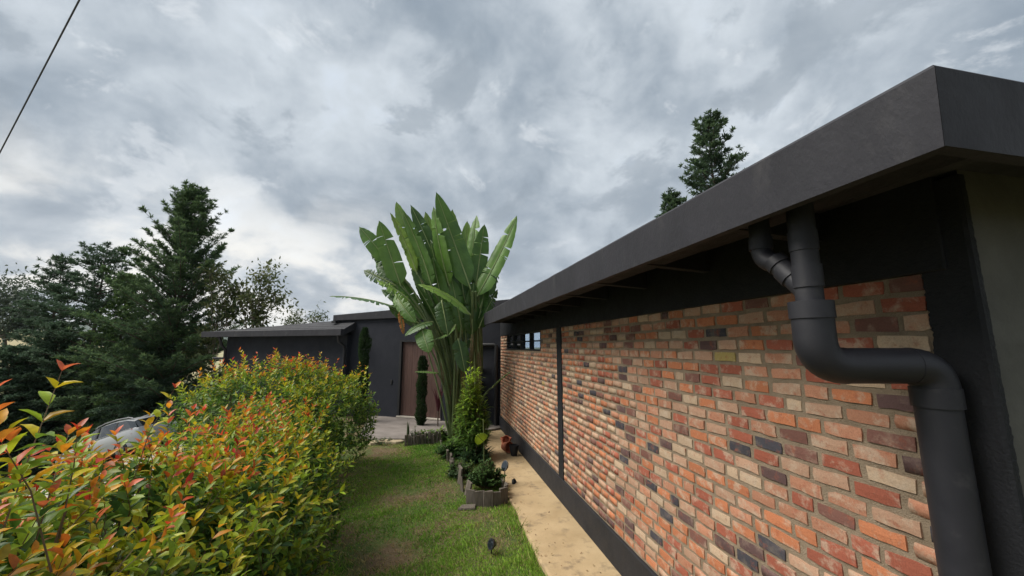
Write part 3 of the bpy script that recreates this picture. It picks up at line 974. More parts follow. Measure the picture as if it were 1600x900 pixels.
def lawn():
    rng = np.random.default_rng(77)
    n = 240000
    y = 3.4 + 8.6 * rng.random(n) ** 1.35
    x = rng.uniform(-3.2, 1.45, n)
    bare = np.zeros(n)
    for (cx, cy), r, s in BARE:
        d = np.hypot(x - cx, (y - cy)) / r
        bare = np.maximum(bare, s * np.clip(1.35 - d + 0.35 * lumpy(x, y, 7, 3), 0, 1))
    hedge_shade = np.clip((-1.15 - x) / 0.7, 0, 0.8)
    keep = rng.random(n) > np.maximum(bare, hedge_shade)
    keep &= rng.random(n) < 0.72 + 0.35 * lumpy(x, y, 3, 9)
    keep &= ~((y > 11.0 - (x - 0.9) * 0.2) & (x > -1.9))          # patio
    keep &= x < 1.36 + 0.06 * lumpy(x, y, 6, 5) + 0.02
    x, y, bare = x[keep], y[keep], bare[keep]
    n = len(x)
    z = ground_z(x, y) - 0.004
    a = rng.uniform(0, 2 * math.pi, n)
    lean = rng.uniform(0.25, 1.3, n)
    d = np.stack([np.cos(a) * lean, np.sin(a) * lean, np.ones(n)], 1)
    nrm = np.stack([np.cos(a + 1.7), np.sin(a + 1.7), 0.4 + 0 * a], 1)
    h = rng.uniform(0.03, 0.075, n) * rng.uniform(0.6, 1.2, n) * (1 + 0.9 * np.clip((x - 1.1) / 0.25, 0, 1)) * (1 + 0.35 * lumpy(x, y, 4, 2)) * (0.7 + 1.1 * np.clip(lumpy(x, y, 17, 8), 0, 1)) * (1 - 0.4 * bare)
    w = rng.uniform(0.006, 0.013, n) * (0.8 + y / 14)
    g1, g2, dry = np.array((0.115, 0.255, 0.034)), np.array((0.29, 0.45, 0.066)), np.array((0.46, 0.38, 0.18))
    t = np.clip(0.5 + 0.6 * lumpy(x, y, 2.2, 4) + 0.25 * rng.normal(size=n), 0, 1)[:, None]
    c = (g1 * (1 - t) + g2 * t) * rng.uniform(0.55, 1.45, (n, 1))
    dp = np.clip(0.10 + 0.9 * bare + 0.28 * np.clip(lumpy(x, y, 2.8, 6), 0, 1), 0, 0.85)
    isdry = (rng.random(n) < dp)[:, None]
    c = np.where(isdry, dry * rng.uniform(0.6, 1.15, (n, 1)), c)
    o = foliage('grass', T_BLADE, (np.stack([x, y, z], 1), d, nrm, h, w, c), M['grass'])
    tag(o, 'short patchy lawn between the hedge and the concrete path', 'grass', kind='stuff')
    # fallen leaves and grit on the lawn
    m = 900
    x = rng.uniform(-1.9, 1.3, m); y = rng.uniform(4, 11, m)
    x[:160] = 1.36 + 0.8 * rng.random(160) ** 2
    a = rng.uniform(0, 6.28, m)
    c = np.array([[(0.22, 0.13, 0.06), (0.30, 0.22, 0.11), (0.12, 0.07, 0.04), (0.45, 0.40, 0.30)][i] for i in rng.choice(4, m, p=[.4, .3, .27, .03])])
    o = foliage('leaf_litter', T_KITE, (np.stack([x, y, np.where(x > 1.34, 0.018, ground_z(x, y)) + np.where(x > 1.34, rng.uniform(0, 0.006, m), rng.uniform(0.004, 0.03, m))], 1), np.stack([np.cos(a), np.sin(a), rng.normal(size=m) * 0.2], 1),
                np.stack([rng.normal(size=m) * 0.3, rng.normal(size=m) * 0.3, np.ones(m)], 1), rng.uniform(0.015, 0.045, m), rng.uniform(0.01, 0.02, m), c), M['grass'])
    tag(o, 'small fallen leaves and litter scattered on the lawn', 'leaf litter', kind='stuff')


lawn()


# ------------------------------------------------------------------ red-tipped hedge shrubs
def hedge_colour(rng, tip, top, n):
    """tip 0..1 towards the shoot end, top 0..1 height and upward facing"""
    green = np.array([(0.050, 0.115, 0.026), (0.090, 0.185, 0.026), (0.150, 0.250, 0.030)])
    yell = np.array([(0.34, 0.40, 0.022), (0.52, 0.43, 0.022), (0.27, 0.38, 0.03)])
    org = np.array([(0.66, 0.24, 0.020), (0.66, 0.32, 0.022), (0.60, 0.16, 0.025)])
    red = np.array([(0.58, 0.06, 0.028), (0.45, 0.045, 0.028), (0.62, 0.15, 0.07)])
    y = np.clip(tip * 0.90 + 0.30 * top - 0.30 + 0.23 * rng.normal(size=n), 0, 1) * (0.30 + 0.70 * top)
    k = rng.integers(0, 3, n)
    c = green[k]
    t = np.clip((y - 0.10) / 0.30, 0, 1)[:, None]; c = c * (1 - t) + yell[k] * t
    t = np.clip((y - 0.67) / 0.15, 0, 1)[:, None]; c = c * (1 - t) + org[k] * t
    t = np.clip((y - 0.86) / 0.10, 0, 1)[:, None]; c = c * (1 - t) + red[k] * t
    return c * rng.uniform(0.75, 1.2, (n, 1))


def red_shrub(label, seed, lobes, n_shoot, leaf, tmpl, n_inner, parts=0, redness=1.0, spikes=()):
    rng = np.random.default_rng(seed)
    lobes = [(np.array(c, float), np.array(r, float)) for c, r in lobes]
    base = np.mean([c for c, r in lobes], axis=0)
    base[2] = float(ground_z(base[0], base[1]))
    root = thing('red_tip_shrub', label, 'shrub', base, 'red tipped hedge shrubs')
    wts = np.array([r[0] * r[1] + r[2] * (r[0] + r[1]) for c, r in lobes]); wts /= wts.sum()
    L = rng.choice(len(lobes), n_shoot, p=wts)
    C = np.array([c for c, r in lobes])[L]; Rr = np.array([r for c, r in lobes])[L]
    dv = unit(rng.normal(size=(n_shoot, 3)) + np.array([0, 0, 0.35]))
    lump = 1 + 0.10 * np.sin(dv[:, 0] * 7 + seed) * np.sin(dv[:, 1] * 6 + 1) + 0.07 * rng.normal(size=n_shoot)
    surf_p = C + dv * Rr * lump[:, None]
    keep = np.ones(n_shoot, bool)
    for c, r in lobes:                      # drop shoots buried in a neighbouring lobe
        keep &= np.sum(((surf_p - c) / (r * 0.80)) ** 2, axis=1) > 1
    keep &= surf_p[:, 2] > ground_z(surf_p[:, 0], surf_p[:, 1]) + 0.08
    nr = unit(dv / Rr)
    sl = rng.uniform(0.16, 0.42, n_shoot) * (leaf / 0.058) ** 0.5
    dirs = unit(nr * 0.55 + np.array([0, 0, 0.75]) + rng.normal(size=(n_shoot, 3)) * 0.33)
    tops = np.array([c[2] + r[2] for c, r in lobes]); ztop = tops.max(); zlow = min(c[2] - r[2] for c, r in lobes)
    surf_p, dirs, sl, nr = surf_p[keep], dirs[keep], sl[keep], nr[keep]
    if len(spikes):
        sp = np.array([s[0] for s in spikes]); sd = unit(np.array([s[1] for s in spikes])); sll = np.array([s[2] for s in spikes])
        surf_p = np.concatenate([surf_p, sp]); dirs = np.concatenate([dirs, sd]); sl = np.concatenate([sl, sll]); nr = np.concatenate([nr, sd])
    ns = len(surf_p)
    top = np.clip((surf_p[:, 2] - (ztop - 1.05)) / 0.95, 0, 1) * np.clip(0.45 + nr[:, 2] * 0.9, 0, 1) * redness
    start = surf_p - dirs * (sl * 0.62)[:, None]
    nodes = 9
    u0 = unit(np.cross(dirs, rng.normal(size=(ns, 3)))); w0 = np.cross(dirs, u0)
    pos, dd, nn, ll, ww, cc = [], [], [], [], [], []
    bend = rng.normal(size=(ns, 3)) * 0.05
    for k in range(nodes):
        t = (k + 1) / nodes
        p = start + dirs * (sl * t)[:, None] + bend * (t * t)
        for s in (0, 1):
            ang = (k % 2) * math.pi / 2 + s * math.pi + rng.normal(size=ns) * 0.35
            sd = u0 * np.cos(ang)[:, None] + w0 * np.sin(ang)[:, None]
            up = 0.55 + 0.7 * t ** 2
            ld = unit(sd + dirs * up + rng.normal(size=(ns, 3)) * 0.16 - np.array([0, 0, 0.22 * (1 - t)]))
            on = rng.random(ns) < (0.72 + 0.25 * t)
            size = leaf * rng.uniform(0.72, 1.18, ns) * (1.0 if k < nodes - 1 else 0.8) * (0.85 + 0.15 * (1 - t))
            pos.append(p[on]); dd.append(ld[on]); nn.append((dirs - sd * 0.3)[on]); ll.append(size[on]); ww.append((size * rng.uniform(0.38, 0.5, ns))[on])
            cc.append(hedge_colour(rng, np.full(ns, t ** 1.3), top, ns)[on])
    # inner, shaded leaves fill the body
    Li = rng.choice(len(lobes), n_inner, p=wts)
    Ci = np.array([c for c, r in lobes])[Li]; Ri = np.array([r for c, r in lobes])[Li]
    q = unit(rng.normal(size=(n_inner, 3))) * (rng.uniform(0.45, 0.97, n_inner) ** 0.6)[:, None]
    ip = Ci + q * Ri
    ok = ip[:, 2] > ground_z(ip[:, 0], ip[:, 1]) + 0.05
    ip = ip[ok]; ni = len(ip)
    idr = unit(unit(q[ok]) * 0.6 + rng.normal(size=(ni, 3)) * 0.6 + np.array([0, 0, 0.15]))
    sz = leaf * rng.uniform(0.8, 1.2, ni)
    pos.append(ip); dd.append(idr); nn.append(unit(q[ok]) + np.array([0, 0, 0.8]) + rng.normal(size=(ni, 3)) * 0.3); ll.append(sz); ww.append(sz * 0.46)
    cc.append(hedge_colour(rng, np.zeros(ni), np.zeros(ni), ni))
    pos, dd, nn = np.concatenate(pos), np.concatenate(dd), np.concatenate(nn)
    ll, ww, cc = np.concatenate(ll), np.concatenate(ww), np.concatenate(cc)
    # nothing grows into the lens
    far = np.linalg.norm(pos - EYE, axis=1) > 0.42
    pos, dd, nn, ll, ww, cc = (a[far] for a in (pos, dd, nn, ll, ww, cc))
    sel = np.zeros(len(pos), bool)
    if parts:
        q_ = pos - EYE
        z_ = q_ @ _fw
        px = 800 + FPX * (q_ @ _rt) / np.maximum(z_, 0.05); py = 450 - FPX * (q_ @ _up) / np.maximum(z_, 0.05)
        score = np.where((z_ > 0.2) & (px > 0) & (px < 1600) & (py > 0) & (py < 900), ll / np.maximum(z_, 0.1), 0)
        order = np.argsort(-score)[:parts]
        sel[order] = True
        tv, tf = T_LEAF
        tvs = []
        for v in range(5):
            r = np.random.default_rng(900 + v)
            w = tv.copy(); w[:, 2] += (r.normal() * 0.16) * (w[:, 0] ** 2); w[:, 2] += r.uniform(0.0, 0.18) * (np.abs(w[:, 1]))
            me = np_mesh('leaf', w, tf, smooth=True); me.materials.append(M['leaf_near']); tvs.append(me)
        inv = Matrix.Translation(root.location).inverted()
        d_ = unit(dd[order]); n_ = unit(nn[order] - d_ * np.sum(nn[order] * d_, axis=1, keepdims=True)); s_ = np.cross(n_, d_)
        for j, i in enumerate(order):
            o = bpy.data.objects.new('leaf', tvs[j % 5]); col.objects.link(o)
            o.parent = root; o.matrix_parent_inverse = inv
            mw = Matrix(((d_[j][0] * ll[i], s_[j][0] * ww[i], n_[j][0] * ll[i], pos[i][0]), (d_[j][1] * ll[i], s_[j][1] * ww[i], n_[j][1] * ll[i], pos[i][1]),
                         (d_[j][2] * ll[i], s_[j][2] * ww[i], n_[j][2] * ll[i], pos[i][2]), (0, 0, 0, 1)))
            o.matrix_basis = mw
            o.color = (*cc[i], 1)
    r_ = ~sel
    fo = foliage('foliage', tmpl, (pos[r_], dd[r_], nn[r_], ll[r_], ww[r_], cc[r_]), M['leaf'], root, smooth=tmpl is T_LEAF)
    tag(fo, kind='stuff')
    # shoots and limbs
    mb = MB()
    for i in range(ns):
        if rng.random() < 0.85:
            mb.tube([start[i] - dirs[i] * 0.1, start[i] + dirs[i] * sl[i] * 0.5 + bend[i] * 0.25, start[i] + dirs[i] * sl[i] + bend[i]], [0.0032, 0.0024, 0.0012], 3, False)
    tw = mb.build('twigs', M['twig'], root)
    tag(tw, kind='stuff')
    mb = MB()
    for i in rng.choice(ns, min(70, ns), replace=False):
        c, r = lobes[int(np.argmin([np.sum(((surf_p[i] - c) / r) ** 2) for c, r in lobes]))]
        b0 = np.array([c[0] + rng.normal() * 0.12, c[1] + rng.normal() * 0.12, ground_z(c[0], c[1]) - 0.03])
        m_ = b0 * 0.4 + start[i] * 0.6 + np.array([0, 0, -0.15])
        mb.tube(arc(b0, m_, start[i], 5), [0.016, 0.012, 0.009, 0.006, 0.004], 5, False)
    mb.build('stems', M['twig'], root, True)
    return root


def spike(px, py, depth, lean=(0, 0, 1), L=0.3):
    p = P(px, py, depth)
    d = unit(np.array(lean, float))
    return (p - d * L * 0.38, d, L)


red_shrub('nearest hedge shrub at the lower left with large yellow-green leaves', 1,
          [((-1.55, 1.05, 1.34), (0.72, 0.62, 0.72)), ((-1.78, 1.75, 1.29), (0.75, 0.62, 0.72)), ((-1.0, 1.0, 0.72), (0.5, 0.55, 0.7))], 760, 0.085, T_LEAF, 5200, parts=300,
          spikes=[spike(18, 600, 1.25, (-.3, .1, 1), .32), spike(75, 628, 1.35, (0.15, 0, 1), .36), spike(135, 650, 1.5, (0.05, 0, 1), .34), spike(45, 690, 1.2, (-.3, 0, 1), .3), spike(105, 672, 1.4, (0.1, 0, 1), .32), spike(20, 668, 1.1, (0.1, 0, 1), .3)])
red_shrub('hedge shrub below the silver car with upright orange tipped shoots', 2,
          [((-1.80, 2.75, 1.11), (0.78, 0.75, 0.74)), ((-1.45, 3.3, 0.92), (0.6, 0.7, 0.8)), ((-1.3, 2.2, 0.85), (0.55, 0.55, 0.75))], 820, 0.086, T_LEAF, 5200,
          spikes=[spike(240, 618, 2.2, (0.1, 0, 1), .42), spike(262, 640, 2.4, (-.1, 0, 1), .4), spike(290, 640, 2.6, (.1, 0, 1), .4), spike(125, 690, 2.0, (-.1, 0, 1), .36), spike(255, 668, 2.3, (0, .1, 1), .36), spike(105, 690, 1.9, (0, 0, 1), .34)])
red_shrub('hedge shrub in the middle of the row with drooping dark green side', 3,
          [((-2.0, 4.5, 0.92), (0.74, 0.85, 0.82)), ((-1.6, 5.1, 0.72), (0.55, 0.8, 0.75)), ((-2.0, 5.7, 0.90), (0.70, 0.75, 0.85))], 760, 0.092, T_LEAF4, 4200)
red_shrub('largest rounded hedge shrub at the far end beside the patio', 4,
          [((-3.1, 8.6, 1.15), (1.35, 1.1, 1.08)), ((-2.25, 8.9, 1.0), (1.05, 1.1, 1.0)), ((-2.5, 7.5, 0.85), (0.90, 0.85, 0.95)), ((-3.9, 8.9, 0.9), (0.8, 0.9, 0.85))], 1400, 0.10, T_LEAF4, 5000,
          spikes=[spike(500, 556, 8.4, (0, 0, 1), .45), spike(452, 565, 8.3, (0, 0, 1), .4), spike(400, 578, 8.2, (0, 0, 1), .4), spike(585, 645, 8.6, (1, 0, .5), .4)])


# ------------------------------------------------------------------ cypresses
def cypress(name, label, cat, base, height, radius, seed, ca, cb, n_br=170, shape=0.8, low=0.06, up=0.5, dens=1.0, blade=0.17, bw=0.034, group='cypress trees behind the driveway', tips=(), droop=0.15, lean=(0, 0)):
    rng = np.random.default_rng(seed)
    base = np.array(base, float)
    root = thing(name, label, cat, base, group)
    topv = np.array([lean[0], lean[1], height])
    mb = MB().tube([base + topv * t for t in np.linspace(-0.02, 0.97, 7)], list(np.linspace(0.03 + height * 0.014, 0.015, 7)), 8)
    pos, dr, nm, ll, cc = [], [], [], [], []
    ca, cb = np.array(ca), np.array(cb)
    for i in range(n_br):
        h = low + (0.985 - low) * ((i + rng.random()) / n_br) ** 0.9
        az = i * 2.39996 + rng.normal() * 0.4
        prof = (1 - h) ** shape * (0.25 + 0.75 * min(1, h / 0.16))
        L = radius * prof * rng.uniform(0.45, 1.35) + 0.2
        el = up * (0.35 + 0.9 * h) + rng.normal() * 0.14
        d0 = np.array([math.cos(az) * math.cos(el), math.sin(az) * math.cos(el), math.sin(el)])
        s0 = base + topv * h
        mid_ = s0 + d0 * L * 0.6
        end = s0 + d0 * L + np.array([0, 0, -droop * L * (1 - h) + 0.10 * L])
        npt = max(4, int(L / 0.145 * dens))
        ts = np.sort(rng.uniform(0.12, 1.0, npt)); ts[-1] = 1.0
        pts = ((1 - ts) ** 2)[:, None] * s0 + (2 * ts * (1 - ts))[:, None] * mid_ + (ts ** 2)[:, None] * end
        tg = unit(2 * (1 - ts)[:, None] * (mid_ - s0) + 2 * ts[:, None] * (end - mid_))
        if L > 0.35: mb.tube([s0, mid_ * 0.5 + (s0 + end) * 0.25, end], [0.012 + L * 0.009, 0.008 + L * 0.005, 0.004], 4, False)
        tone = rng.uniform(0, 1)
        for sgn in (-1, 1, 0):
            sl = (0.07 + 0.36 * L ** 0.5 * (1 - ts) ** 0.8) * rng.uniform(0.5, 1.2, npt) * (0.6 if sgn == 0 else 1)
            sv = unit(np.cross(tg, np.array([0, 0, 1.0])))
            bd = unit(tg * rng.uniform(0.35, 0.9, npt)[:, None] + sv * sgn + np.array([0, 0, 0.22]) + rng.normal(size=(npt, 3)) * 0.3)
            for q in range(4):
                f = (q + rng.random(npt)) / 4
                p = pts + bd * (sl * f)[:, None]
                for e in (-1, 1):
                    s2 = unit(np.cross(bd, rng.normal(size=(npt, 3)) * 0.5 + np.array([0, 0, 1.0])))
                    pos.append(p); dr.append(unit(bd * 0.8 + s2 * e * 0.6 + rng.normal(size=(npt, 3)) * 0.22 + np.array([0, 0, 0.08])))
                    nm.append(rng.normal(size=(npt, 3)) * 0.5 + np.array([0, 0, 1.0]))
                    ll.append(blade * rng.uniform(0.6, 1.3, npt))
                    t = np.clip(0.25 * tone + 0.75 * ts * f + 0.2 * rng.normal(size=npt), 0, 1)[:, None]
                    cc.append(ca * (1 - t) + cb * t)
    pos, dr, nm, ll, cc = map(np.concatenate, (pos, dr, nm, ll, cc))
    tr = mb.build('trunk', M['bark'], root, True)
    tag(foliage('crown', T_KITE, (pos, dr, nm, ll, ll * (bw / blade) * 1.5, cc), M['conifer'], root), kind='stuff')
    return len(pos)


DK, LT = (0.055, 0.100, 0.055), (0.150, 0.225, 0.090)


def tree_at(px, py_top, depth, zbase=None):
    p = P(px, py_top, depth)
    zb = float(ground_z(p[0], p[1])) if zbase is None else zbase
    return (p[0], p[1], zb), p[2] - zb


b, h = tree_at(303, 297, 21)
cypress('cypress_tree', 'tallest pointed cypress behind the garage corner', 'tree', b, h, 4.3, 11, DK, LT, 270, 0.68, 0.05, 0.75, 0.95, 0.2, 0.03)
b, h = tree_at(168, 386, 22)
cypress('cypress_tree', 'dark flat-branched cypress left of the tallest one', 'tree', b, h, 3.0, 12, DK, (0.120, 0.170, 0.110), 150, 0.42, 0.06, 0.28, 0.95, 0.2, 0.036)
b, h = tree_at(100, 404, 24)
cypress('cypress_tree', 'dark spreading cypress next to the far hazy tree', 'tree', b, h, 2.3, 13, DK, (0.120, 0.170, 0.110), 150, 0.45, 0.06, 0.25, 0.95, 0.2, 0.036)
b, h = tree_at(203, 432, 21)
cypress('cypress_tree', 'fresh green young cypress between the dark one and the tallest', 'tree', b, h, 1.7, 14, (0.065, 0.120, 0.048), (0.175, 0.260, 0.085), 170, 0.6, 0.04, 0.55, 1.0, 0.17, 0.034)
b, h = tree_at(22, 542, 20)
cypress('cypress_tree', 'broad low cypress at the left picture edge', 'tree', b, h, 2.8, 15, DK, (0.120, 0.175, 0.115), 220, 0.5, 0.03, 0.2, 1.0, 0.17, 0.036, droop=0.3)
b, h = tree_at(95, 505, 21)
cypress('cypress_tree', 'low drooping cypress in front of the dark spreading one', 'tree', b, h, 2.4, 16, DK, (0.125, 0.185, 0.120), 250, 0.5, 0.03, 0.2, 1.0, 0.16, 0.034, droop=0.35)
b, h = tree_at(190, 532, 20.5)
cypress('cypress_tree', 'low light green cypress right behind the silver car', 'tree', b, h, 2.5, 17, (0.065, 0.110, 0.060), (0.165, 0.245, 0.115), 210, 0.55, 0.03, 0.2, 1.0, 0.16, 0.034, droop=0.35)
b, h = tree_at(262, 510, 20)
cypress('cypress_tree', 'darker low cypress at the foot of the tallest one', 'tree', b, h, 2.4, 18, DK, (0.105, 0.155, 0.105), 190, 0.5, 0.03, 0.2, 1.0, 0.17, 0.036, droop=0.3)
b, h = tree_at(1106, 184, 17, 0.0)
cypress('cypress_tree', 'pointed cypress rising above the black roof edge', 'tree', b, h, 2.5, 19, (0.050, 0.085, 0.055), (0.130, 0.195, 0.090), 170, 0.62, 0.35, 0.5, 0.9, 0.17, 0.034, group='cypresses behind the brick house')
b, h = tree_at(1049, 303, 17.5, 0.0)
cypress('cypress_tree', 'tip of a small cypress showing above the roof edge', 'tree', b, h, 1.7, 20, (0.050, 0.085, 0.055), (0.130, 0.195, 0.090), 110, 0.7, 0.5, 0.5, 1.0, 0.16, 0.034, group='cypresses behind the brick house')


b, h = tree_at(-75, 470, 23)
cypress('cypress_tree', 'cypress standing left of the picture edge beyond the driveway', 'tree', b, h, 2.9, 23, DK, (0.120, 0.170, 0.110), 150, 0.5, 0.04, 0.25, 0.9, 0.2, 0.036, droop=0.25)
# slim columnar cypresses in the bed and by the entrance
def column_tree(label, base, height, rad, seed, ca=(0.016, 0.034, 0.014), cb=(0.045, 0.080, 0.030)):
    rng = np.random.default_rng(seed)
    base = np.array(base, float)
    root = thing('slim_cypress', label, 'tree', base, 'slim columnar cypresses by the entrance')
    MB().tube([base - (0, 0, 0.03), base + (0.01, 0, height * 0.5), base + (0, 0, height * 0.96)], [0.03, 0.02, 0.006], 7).build('trunk', M['bark'], root, True)
    n = int(5200 * height / 2.2)
    t = rng.random(n); a = rng.uniform(0, 6.283, n)
    wob = 1 + 0.22 * np.sin(t * 17 + 2 * np.sin(a) + seed) + 0.15 * np.sin(t * 31 + a)
    rr = rad * np.minimum(1, (1 - t) * 5 + 0.35) * np.minimum(1, t * 9 + 0.55) * wob * rng.uniform(0.25, 1.0, n) ** 0.5
    pos = base + np.stack([np.cos(a) * rr, np.sin(a) * rr, 0.05 + t * (height - 0.1)], 1)
    d = np.stack([np.cos(a) * 0.6, np.sin(a) * 0.6, 0.9 + 0 * a], 1) + rng.normal(size=(n, 3)) * 0.3
    s = rng.uniform(0.05, 0.11, n)
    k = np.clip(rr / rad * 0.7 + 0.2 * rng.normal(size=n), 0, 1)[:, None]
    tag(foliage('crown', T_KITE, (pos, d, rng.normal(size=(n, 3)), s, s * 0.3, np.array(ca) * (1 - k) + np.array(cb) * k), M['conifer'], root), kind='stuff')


p = PZ(657, 668, 0.0); column_tree('slim dark column cypress standing in front of the brown door', (p[0], p[1], 0.0), P(656, 556, np.dot(p - EYE, _fw))[2], 0.13, 5)
q = E(5.0, 0.75, 0); dq_ = np.dot(np.array(q) - EYE, _fw)
p = P(571, 512, dq_); column_tree('slim column cypress against the charcoal wall left of the door', (p[0], p[1], -0.25), p[2] + 0.25, 0.16, 6)


# ------------------------------------------------------------------ broadleaf trees
def broadleaf(name, label, base, limbs, seed, leaf, ca, cb, trunk_r=0.07, nleaf=60, spread=0.35, group=None, bark='palebark', twigs=9):
    """limbs: list of (tip point, crown radius)"""
    rng = np.random.default_rng(seed)
    base = np.array(base, float)
    root = thing(name, label, 'tree', base, group)
    mb = MB()
    tips = np.array([l[0] for l in limbs])
    fork = base * 0.45 + tips.mean(0) * 0.55
    mb.tube(arc(base - (0, 0, 0.1), base * 0.5 + fork * 0.5 + rng.normal(size=3) * 0.1, fork, 6), list(np.linspace(trunk_r, trunk_r * 0.55, 6)), 8)
    pos, dr, ll, tt = [], [], [], []
    for tip, cr in limbs:
        tip = np.array(tip, float)
        m_ = fork * 0.5 + tip * 0.5 + rng.normal(size=3) * cr * 0.25 + np.array([0, 0, -0.15 * cr])
        path = arc(fork, m_, tip, 6)
        mb.tube(path, list(np.linspace(trunk_r * 0.45, 0.012, 6)), 6, False)
        for k in range(twigs):
            s = path[rng.integers(2, 6)]
            e = tip + unit(rng.normal(size=3)) * cr * rng.uniform(0.35, 1.0) * np.array([1, 1, 0.85])
            m2 = s * 0.5 + e * 0.5 + rng.normal(size=3) * 0.12 * cr
            tw = arc(s, m2, e, 5)
            mb.tube(tw, list(np.linspace(0.014, 0.004, 5)), 4, False)
            for j in range(nleaf):
                t = rng.uniform(0.45, 1.0)
                c_ = tw[min(4, int(t * 4.99))]
                pos.append(c_ + rng.normal(size=3) * spread * cr * 0.5)
                dr.append(unit(rng.normal(size=3) + np.array([0, 0, -0.1])))
                ll.append(leaf * rng.uniform(0.6, 1.25)); tt.append(np.clip(0.5 + 0.35 * rng.normal() + 0.25 * (c_[2] - tip[2]) / cr, 0, 1))
    pos, dr, ll, tt = np.array(pos), np.array(dr), np.array(ll), np.array(tt)[:, None]
    mb.build('trunk', M[bark], root, True)
    c = np.array(ca) * (1 - tt) + np.array(cb) * tt
    tag(foliage('crown', T_LEAF4, (pos, dr, rng.normal(size=pos.shape) + np.array([0, 0, 1.0]), ll, ll * 0.42, c), M['broad'], root), kind='stuff')


D1 = 20.0
b = P(388, 520, D1)
broadleaf('loose_tree', 'thin broadleaf tree with see-through crown above the garage roof', (b[0], b[1], -1.6),
          [(P(412, 425, D1), 0.75), (P(428, 465, D1 + .3), 0.85), (P(392, 470, D1 - .4), 0.7), (P(405, 495, D1), 0.65), (P(372, 455, D1), 0.6)], 31, 0.25, (0.070, 0.105, 0.034), (0.19, 0.20, 0.075), 0.07, 30, 0.6, twigs=12)
D2 = 19.6
b = P(335, 640, D2)
broadleaf('loose_tree', 'thin brownish broadleaf sapling hanging over the garage corner', (b[0], b[1], -2.2),
          [(P(330, 425, D2), 0.6), (P(355, 435, D2), 0.7), (P(340, 475, D2 - .2), 0.7), (P(322, 520, D2 - .4), 0.75), (P(312, 555, D2 - .4), 0.6), (P(362, 480, D2), 0.6)], 32, 0.24, (0.065, 0.105, 0.034), (0.19, 0.20, 0.075), 0.06, 24, 0.6, twigs=11)
b = P(478, 520, 42)
broadleaf('far_tree', 'small rounded green tree crown just over the garage roof', (b[0], b[1], -9),
          [(P(478, 494, 42), 1.6), (P(466, 499, 42), 1.2), (P(492, 496, 41), 1.2), (P(450, 503, 42), 0.9)], 33, 0.32, (0.035, 0.058, 0.018), (0.10, 0.13, 0.04), 0.2, 30, 0.5, bark='bark')
b = P(20, 540, 62)
broadleaf('far_tree', 'big grey-green rounded tree on the slope at the far left', (b[0], b[1], float(ground_z(b[0], b[1]))),
          [(P(20, 450, 62), 3.6), (P(-30, 455, 62), 4.2), (P(45, 470, 61), 2.9), (P(0, 480, 60), 3.6), (P(-60, 480, 62), 4.0), (P(52, 495, 60), 2.6), (P(20, 500, 59), 3.0)], 34, 0.62, (0.045, 0.070, 0.045), (0.10, 0.13, 0.08), 0.4, 60, 0.5, bark='bark', twigs=14)
b = P(315, 640, 13.2)
broadleaf('dark_bush', 'dark green bush between the hedge and the garage corner', (b[0], b[1], float(ground_z(b[0], b[1]))),
          [(P(318, 610, 13.2), 0.5), (P(300, 625, 13.0), 0.5), (P(335, 625, 13.0), 0.45), (P(285, 640, 12.8), 0.5), (P(320, 640, 12.8), 0.6)], 35, 0.09, (0.014, 0.036, 0.014), (0.040, 0.075, 0.030), 0.05, 60, 0.5, bark='bark', twigs=10)


